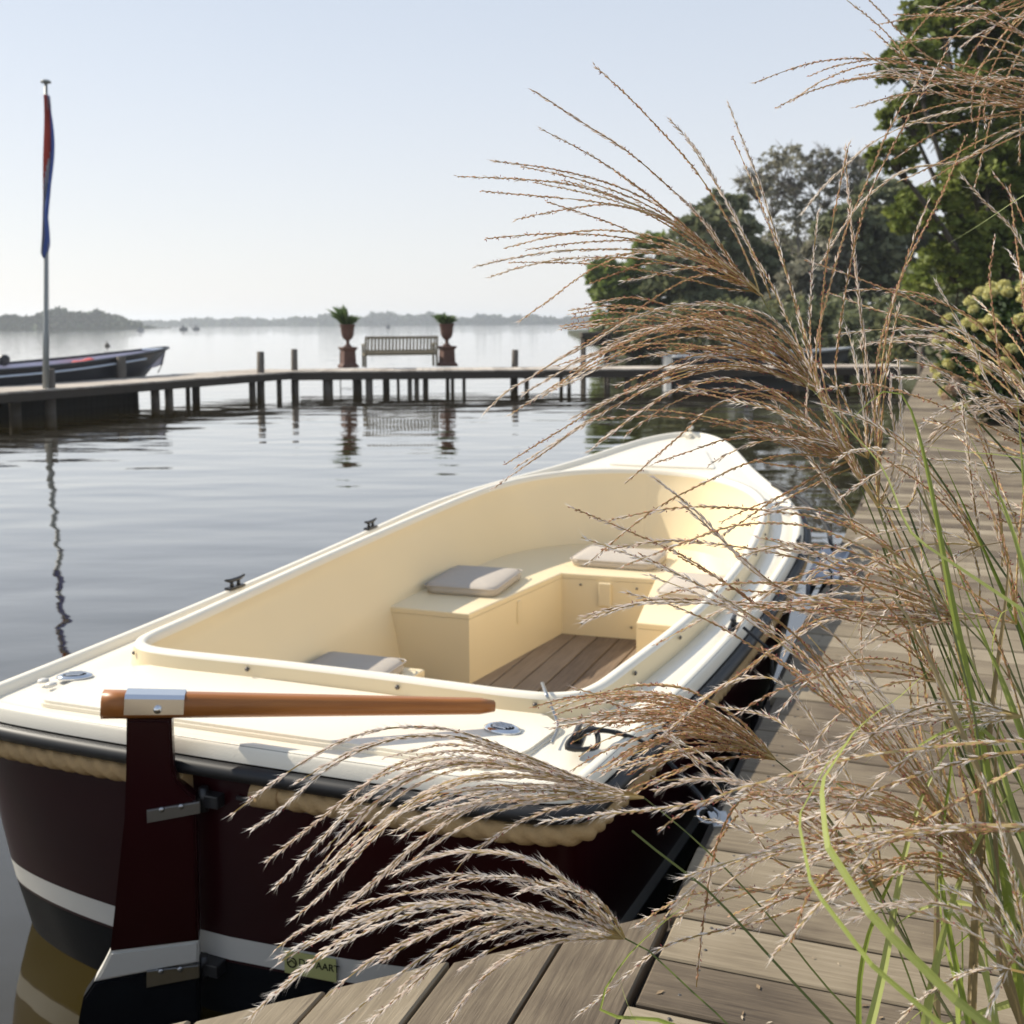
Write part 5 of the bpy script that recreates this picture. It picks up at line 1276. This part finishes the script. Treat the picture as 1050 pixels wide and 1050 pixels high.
plume('far', [(1250, 900), (1160, 640), NL], 1.45, 1.30, [
 ('M', [(988, 183), (1010, 207), (1045, 245), (1080, 330), NL], 1.5), ('B', [(1020, 180), (1045, 215), (1075, 300), NL], 1.5), ('B', [(1020, 243), (1015, 283), (1020, 333), (1028, 383), (1055, 430), NL]),
 ('S', [(960, 290), (977, 320), (1000, 360), (1013, 393), (1045, 435), NL]), ('S', [(937, 357), (963, 380), (987, 397), (1030, 430), NL]), ('M', [(860, 343), (900, 338), (950, 337), (993, 343), (1045, 390), NL]),
 ('B', [(827, 267), (873, 283), (933, 307), (983, 337), (1040, 385), NL], 1.6), ('B', [(870, 298), (917, 297), (960, 307), (1010, 340), (1060, 400), NL], 1.6), ('M', [(999, 410), (1021, 429), (1050, 449), NL]),
 ('S', [(856, 474), (873, 463), (905, 461), (950, 471), (993, 474), (1040, 485), NL], 1.3), ('M', [(990, 480), (1016, 506), (1050, 530), (1090, 520), NL], 1.3), ('S', [(959, 500), (979, 523), (993, 551), (1004, 590), (1004, 620)], 1.3),
 ('B', [(850, 300), (900, 318), (950, 330), (1010, 362), (1060, 410), NL], 1.7), ('M', [(884, 355), (930, 345), (980, 352), (1040, 395), NL], 1.6)], fill=20, style='BBMR', spread=30, seed=7)
NK = (1120, 118)
plume('far', [(1330, 700), (1230, 400), (1170, 210), NK], 1.75, 1.55, [
 ('S', [(823, 218), (843, 193), (867, 170), (900, 143), (960, 118), (1040, 105), NK]), ('S', [(843, 268), (873, 220), (900, 193), (933, 173), (983, 165), (1017, 147), (1050, 132), NK]), ('B', [(920, 187), (967, 165), (1010, 142), (1060, 122), NK]),
 ('B', [(797, 110), (833, 93), (887, 80), (950, 82), (1040, 95), NK]), ('B', [(813, 103), (843, 83), (887, 67), (935, 66), (1030, 85), NK]), ('B', [(830, 78), (860, 67), (907, 60), (960, 62), (1040, 82), NK]),
 ('S', [(910, 103), (947, 90), (983, 83), (1050, 82), NK]), ('B', [(950, 187), (983, 167), (1020, 150), (1070, 128), NK]), ('B', [(868, 0), (905, 30), (940, 70), (985, 100), (1060, 112), NK]), ('B', [(886, -6), (925, 35), (955, 60), (1030, 98), NK]),
 ('B', [(918, 15), (970, 16), (1020, 22), (1080, 60), NK]), ('M', [(988, 46), (1010, 32), (1050, 18), (1090, 50), NK]), ('B', [(996, 122), (1000, 80), (1020, 60), (1070, 70), NK]), ('B', [(1010, 130), (1012, 95), (1040, 80), (1085, 92), NK]),
 ('B', [(935, 125), (980, 126), (1040, 118), NK])], fill=16, style='BBBM', spread=34, seed=8)
NM = (1110, -20)
plume('far', [(1340, 600), (1250, 260), (1180, 80), NM], 1.9, 1.6, [
 ('B', [(900, 25), (960, 15), (1020, 12), (1070, 0), NM]), ('B', [(925, 50), (960, 10), (1010, -10), (1060, -20), NM]), ('B', [(1000, 150), (1010, 90), (1040, 30), (1080, -5), NM]), ('B', [(1045, 170), (1050, 90), (1075, 20), NM]),
 ('B', [(930, -20), (1000, -25), (1060, -25), NM])], fill=10, style='B', spread=40, seed=9)
# bottom left straw coloured plumes
NC = (660, 818)
plume('near', [(905, 1080), (883, 1050), (843, 1007), (800, 953), (750, 897), (700, 850), NC], 1.30, 1.10, [
 ('S', [(240, 833), (292, 794), (344, 763), (391, 748), (444, 746), (486, 755), (533, 773), (580, 792), (620, 808), NC], 1.22),
 ('S', [(260, 849), (292, 826), (339, 786), (397, 760), (460, 755), (510, 766), (570, 790), NC], 1.22),
 ('S', [(274, 883), (313, 852), (360, 815), (407, 784), (470, 770), (540, 782), (600, 803), NC]),
 ('S', [(282, 910), (313, 878), (365, 826), (423, 791), (486, 780), (560, 792), NC]),
 ('S', [(318, 899), (355, 857), (397, 815), (450, 788), (510, 784), (590, 803), NC]),
 ('S', [(302, 941), (339, 910), (381, 862), (428, 820), (480, 800), (543, 797), (606, 806), NC]),
 ('S', [(344, 938), (386, 904), (433, 862), (480, 831), (543, 810), (600, 809), NC]),
 ('S', [(439, 841), (486, 826), (543, 820), (600, 816), NC]),
 ('S', [(460, 907), (480, 878), (533, 843), (585, 826), NC]),
 ('M', [(320, 905), (370, 860), (430, 822), (500, 806), (580, 811), NC]),
 ('S', [(420, 885), (460, 856), (510, 832), (570, 820), NC]),
 ('M', [(380, 800), (430, 782), (490, 778), (560, 795), NC])], fill=16, style='SSSM', spread=14, seed=10, thick=1.12)
ND2 = (640, 962)
plume('near', [(800, 1130), (760, 1065), (700, 1008), (665, 975), ND2], 1.22, 1.08, [
 ('S', [(284, 972), (318, 949), (376, 925), (433, 914), (491, 916), (543, 930), (590, 948), ND2]),
 ('S', [(258, 1042), (297, 1004), (344, 967), (402, 936), (460, 925), (522, 930), (585, 946), ND2]),
 ('S', [(334, 1022), (376, 988), (423, 962), (475, 941), (540, 935), (600, 950), ND2]),
 ('S', [(381, 1046), (418, 1014), (460, 978), (496, 957), (543, 942), (600, 952), ND2]),
 ('S', [(352, 1048), (391, 1014), (440, 978), (500, 948), (570, 944), ND2]),
 ('S', [(460, 1048), (486, 1014), (517, 983), (564, 967), (610, 962), ND2]),
 ('S', [(289, 985), (330, 962), (390, 938), (450, 925), (520, 934), (590, 953), ND2]),
 ('S', [(407, 894), (440, 880), (480, 874), (533, 880), (590, 910), (625, 945), ND2]),
 ('M', [(533, 915), (570, 905), (610, 920), (632, 945), ND2]),
 ('S', [(455, 1060), (480, 1020), (520, 985), (575, 965), ND2]),
 ('M', [(559, 883), (590, 912), (615, 938), (630, 955), ND2])], fill=12, style='SSSM', spread=13, seed=11, thick=1.12)
# brown brush plume over the stern corner
NE = (795, 779)
plume('near', [(1010, 1110), (980, 1050), (950, 1000), (900, 913), (860, 853), (820, 800), NE], 1.38, 1.10, [
 ('B', [(546, 725), (580, 716), (614, 712), (645, 704), (677, 703), (712, 710), (760, 740), NE]),
 ('B', [(569, 728), (600, 716), (633, 712), (662, 711), (700, 718), (750, 742), NE]),
 ('B', [(591, 751), (614, 739), (641, 730), (670, 726), (705, 728), (755, 748), NE]),
 ('B', [(595, 775), (618, 760), (645, 750), (671, 741), (705, 736), (755, 752), NE]),
 ('B', [(586, 790), (615, 773), (645, 762), (690, 746), (750, 756), NE]),
 ('B', [(622, 792), (645, 773), (671, 762), (710, 756), (760, 765), NE]),
 ('B', [(649, 800), (668, 789), (690, 778), (730, 768), (770, 770), NE]),
 ('B', [(616, 716), (650, 728), (690, 732), (740, 748), NE]),
 ('B', [(640, 812), (680, 795), (725, 780), (765, 776), NE]),
 ('M', [(573, 740), (625, 733), (680, 733), (735, 748), NE])], fill=46, style='BBBBM', spread=12, seed=12)
# long arching racemes crossing the dock
NP1 = (1085, 770)
plume('near', [(1200, 1080), (1130, 880), NP1], 1.02, 1.0, [
 ('M', [(560, 842), (610, 836), (670, 830), (720, 822), (760, 808), (800, 797), (850, 783), (900, 773), (950, 767), (1000, 762), (1050, 760), NP1], 1.12),
 ('B', [(880, 870), (930, 850), (985, 820), (1040, 790), NP1], 1.1)], fill=1, style='M', spread=30, seed=13, thick=1.15)
NP2 = (1085, 850)
plume('near', [(1200, 1100), (1130, 930), NP2], 1.0, 1.0, [
 ('M', [(700, 900), (745, 885), (783, 874), (817, 867), (867, 860), (917, 853), (950, 849), (1000, 846), (1050, 846), NP2], 1.10),
 ('M', [(793, 980), (817, 953), (847, 920), (877, 890), (903, 867), (935, 853), (1000, 846), NP2], 1.05),
 ('R', [(812, 965), (828, 920), (850, 895), (890, 872), (950, 856), NP2], 1.1),
 ('M', [(1000, 1075), (1020, 1020), (1045, 970), (1070, 910), NP2], 1.0)], fill=1, style='M', spread=20, seed=14, thick=1.15)
NQ = (1026, 922)
plume('near', [(1100, 1080), (1060, 980), NQ], 1.12, 1.02, [
 ('B', [(803, 817), (850, 813), (895, 820), (937, 838), (967, 852), (1000, 885), NQ]),
 ('B', [(760, 815), (820, 808), (880, 812), (940, 830), (985, 862), NQ]),
 ('B', [(823, 800), (870, 803), (920, 818), (965, 845), (1000, 882), NQ]),
 ('B', [(863, 937), (893, 913), (930, 890), (957, 883), (983, 890), NQ]),
 ('B', [(870, 880), (910, 882), (960, 890), (1000, 905), NQ]),
 ('B', [(790, 835), (850, 828), (910, 836), (965, 860), NQ])], fill=16, style='BBM', spread=18, seed=15)
NR = (905, 905)
plume('near', [(1000, 1120), (960, 1040), (930, 960), NR], 1.20, 1.08, [
 ('B', [(700, 772), (735, 790), (780, 820), (840, 860), NR], 1.3), ('M', [(690, 760), (730, 800), (770, 850), (800, 885), (860, 905), NR], 1.3), ('M', [(720, 838), (760, 850), (810, 868), (860, 885), NR], 1.3),
 ('B', [(714, 1012), (722, 940), (737, 860), (770, 815), (830, 840), (875, 880), NR], 1.25), ('M', [(596, 1038), (627, 1014), (669, 978), (706, 962), (774, 946), (840, 925), NR], 1.25), ('B', [(660, 950), (720, 930), (790, 910), (850, 902), NR], 1.25),
 ('M', [(780, 935), (820, 915), (860, 905), NR], 1.2), ('S', [(659, 773), (695, 742), (742, 703), (800, 700), (860, 780), (895, 850), NR], 1.35)], fill=10, style='BM', spread=30, seed=16)
# leaf blades and bare culms
def bladepx(cl, px, d0, d1, wpx, rnd, mat='blade', tw=.6, seed=0, root=True, name='leaf_blade'):
    e = CL[cl]; GR.seed(seed*13+5); P = path3(px, d0, d1, .0); w = wpx*1.1/1155*(d0+d1)/2
    if root: P = to_root(P, e, 0)
    sp = Soup(); ribbon(sp, P, w, rnd, 0, tw, .22, seed, turn=GR.uniform(-.5, .5), tap=.72); sp.build(name, M[mat], e, Vector(e.location))
BL_ = [([(1090, 940), (1050, 867), (1033, 813), (1017, 757), (997, 743), (950, 760), (897, 803)], 12, .75, 'blade'),
 ([(880, 1100), (905, 1000), (930, 867), (957, 793), (1000, 733), (1010, 725)], 10, .85, 'blade'),
 ([(890, 1095), (880, 1040), (890, 960), (930, 867), (965, 800)], 7, .45, 'blade'),
 ([(985, 1075), (980, 1007), (968, 960), (963, 900), (973, 870)], 9, .6, 'blade'),
 ([(1100, 880), (1050, 917), (1000, 953), (950, 997)], 9, .5, 'blade'),
 ([(1000, 1080), (965, 900), (973, 807), (980, 750), (988, 700), (990, 660)], 6, .5, 'blade'),
 ([(850, 780), (893, 737), (933, 703)], 4, .7, 'blade'),
 ([(1090, 1010), (1050, 1024), (1000, 1040), (940, 1060)], 16, .95, 'blade'),
 ([(900, 1090), (930, 1050), (967, 1020), (985, 1005)], 9, .85, 'blade'),
 ([(740, 1100), (690, 1050), (617, 1038), (638, 988), (680, 946), (721, 915)], 6, .6, 'blade'),
 ([(1075, 760), (1050, 640), (1035, 620), (1018, 660), (1024, 740)], 7, .9, 'blade'),
 ([(1070, 700), (1042, 560), (1015, 500), (985, 470)], 6, .6, 'blade'),
 ([(1100, 500), (1050, 471), (985, 463), (913, 452)], 6, .8, 'blade'),
 ([(1120, 160), (1050, 200), (1005, 230), (967, 253)], 6, .6, 'blade'),
 ([(950, 560), (930, 540), (905, 480), (870, 440), (833, 400), (812, 380)], 5, .85, 'blade'),
 ([(877, 750), (900, 730), (920, 717), (950, 690), (990, 660)], 7, .8, 'blade'),
 ([(1060, 1080), (1027, 993), (1023, 933), (1020, 800), (1028, 700)], 9, .3, 'dry'),
 ([(990, 1080), (997, 1000), (1010, 923), (1018, 880)], 6, .3, 'dry'),
 ([(1100, 840), (1075, 700), (1056, 600), (1052, 520)], 9, .4, 'dry'),
 ([(1080, 1100), (1062, 960), (1030, 850), (1000, 770), (1010, 700)], 13, .8, 'blade'), ([(940, 1120), (955, 1010), (985, 900), (1030, 820), (1070, 800)], 11, .85, 'blade'),
 ([(1110, 1080), (1080, 900), (1050, 760), (1005, 650), (960, 600)], 12, .7, 'blade'), ([(1030, 1120), (1010, 1000), (965, 900), (925, 850), (880, 850)], 10, .9, 'blade'),
 ([(1120, 1040), (1070, 970), (1010, 930), (950, 930), (905, 960)], 13, .95, 'blade'), ([(1100, 760), (1060, 620), (1030, 520), (990, 440)], 9, .7, 'blade'),
 ([(700, 1080), (660, 1060), (640, 1020), (632, 985)], 5, .8, 'blade')]
for i, (px, w_, rn, mt) in enumerate(BL_):
    bladepx('near' if px[0][1] > 700 else 'mid', px, 1.05, 1.15+.02*(i % 4), w_, rn, mt, seed=i, tw=.5)
for i, (cl, px, dd) in enumerate((('near', [(880, 1080), (853, 1050), (800, 993), (750, 938), (721, 909), (680, 878), (648, 852)], 1.18), ('near', [(1010, 1100), (980, 1052), (940, 985), (905, 925), (870, 870), (830, 812)], 1.15),
        ('mid', [(1090, 980), (1050, 907), (1017, 840), (983, 767), (952, 700), (930, 640), (905, 560)], 1.25), ('mid', [(1100, 900), (1050, 810), (1017, 757), (983, 700), (950, 620)], 1.28), ('mid', [(1100, 860), (1050, 777), (1000, 690), (960, 600), (930, 520)], 1.3),
        ('mid', [(1105, 840), (1060, 740), (1013, 640), (970, 560), (940, 500)], 1.32), ('mid', [(1120, 800), (1060, 640), (1010, 560), (970, 500), (950, 470)], 1.35), ('mid', [(1090, 1000), (1045, 860), (1000, 730), (958, 620), (935, 560)], 1.22),
        ('near', [(1095, 1080), (1040, 980), (1015, 860), (1000, 740), (975, 640)], 1.12), ('far', [(1150, 640), (1075, 520), (1010, 440), (950, 385)], 1.45))):
    GR.seed(70+i); e = CL[cl]; sp = Soup(); stick(sp, resample(to_root(path3(px, dd-.12, dd, 0), e, 0), .03), .0026, .0014, 0, GR.random()); sp.build('culm', M['culm'], e, Vector(e.location))
# looser plumes drooping every way across the dock, their stalks rising from the same plants
def auto_plume(cl, node, base, dn, dbase, head, spread, nr, Lr, style, seed, droop=1.0, thick=.85):
    g = random.Random(seed); R_ = []
    for i in range(nr):
        a = radians(head+g.uniform(-spread, spread)); L_ = g.uniform(*Lr); x, y = node; pts = [(x, y)]; k_ = g.uniform(.3, 1.15)*droop
        for j in range(7):
            dx, dy = cos(a), -sin(a); x += dx*L_/7; y += dy*L_/7; pts.append((x, y))
            turn = k_*.24*abs(cos(a))+g.uniform(-.05, .05); a += turn if cos(a) < 0 else -turn
        R_.append((g.choice(style), pts[::-1], dn+g.uniform(-.14, .14)))
    plume(cl, [base, ((base[0]*.45+node[0]*.55)+12, (base[1]+node[1])/2), node], dn, dbase, R_, seed=seed, thick=thick)
auto_plume('mid', (1005, 560), (1090, 900), 1.32, 1.2, 150, 55, 7, (130, 260), 'BMS', 31)
auto_plume('mid', (1042, 640), (1110, 940), 1.22, 1.12, 140, 50, 6, (140, 260), 'BMR', 32)
auto_plume('near', (1048, 735), (1110, 1010), 1.12, 1.05, 155, 50, 7, (150, 300), 'BMS', 33)
auto_plume('near', (965, 700), (1060, 1040), 1.22, 1.12, 145, 45, 8, (120, 240), 'BM', 34)
auto_plume('mid', (945, 600), (1080, 930), 1.34, 1.2, 120, 60, 6, (120, 230), 'BMS', 35)
auto_plume('near', (1060, 1000), (1130, 1150), 1.0, .98, 140, 45, 7, (120, 220), 'MS', 36)
auto_plume('far', (1062, 420), (1180, 800), 1.45, 1.32, 140, 60, 9, (120, 220), 'BMS', 37)
auto_plume('near', (880, 880), (960, 1100), 1.2, 1.08, 150, 50, 6, (130, 240), 'BMS', 38)
auto_plume('mid', (890, 470), (1080, 880), 1.42, 1.22, 110, 50, 7, (120, 220), 'BMS', 39)
# more leaf blades rising through the plumes at the right
rb_ = random.Random(5)
for i in range(22):
    x0 = rb_.uniform(960, 1180); y0 = rb_.uniform(1060, 1120); x2 = rb_.uniform(850, 1060); y2 = rb_.uniform(380, 860); bx = rb_.uniform(-10, 40)
    px = [(x0, y0), (x0*.7+x2*.3+bx, y0*.7+y2*.3), (x0*.35+x2*.65+bx*.8, y0*.35+y2*.65), (x2, y2)]
    if rb_.random() < .45: px.append((x2-rb_.uniform(20, 70), y2+rb_.uniform(-10, 60)))
    dd = rb_.uniform(1.12, 1.5); bladepx('near' if dd < 1.25 else 'mid', px, dd-.1, dd, rb_.choice((3, 4, 5, 8, 9, 10)), rb_.random()**.6, 'blade' if rb_.random() < .78 else 'dry', seed=200+i, tw=rb_.uniform(-1, 1))
# the leafy base of each plant beside the dock, most of it right of the frame
for ci, (k, e) in enumerate(CL.items()):
    sp = Soup(); GR.seed(300+ci); o_ = Vector(e.location)
    for i in range(150):
        a = GR.uniform(0, 6.28); r_ = o_+Vector((cos(a), sin(a), 0))*GR.uniform(0, .15); lean = GR.uniform(.10, .55); h = GR.uniform(.5, 1.15); dr = Vector((cos(a), sin(a), 0))
        if dr.x < -.1: lean *= .45; h *= .85
        P = catmull([r_, r_+dr*lean*.2+Vector((0, 0, h*.55)), r_+dr*lean*.6+Vector((0, 0, h*.95)), r_+dr*lean*1.25+Vector((0, 0, h*GR.uniform(.75, 1.0)))], 5)
        ribbon(sp, P, GR.uniform(.006, .013), GR.random(), 0 if GR.random() < .8 else 1, GR.uniform(-1, 1), .22, i)
    tag(sp.build('basal_leaves', [M['blade'], M['dry']], e, o_), kind='stuff')
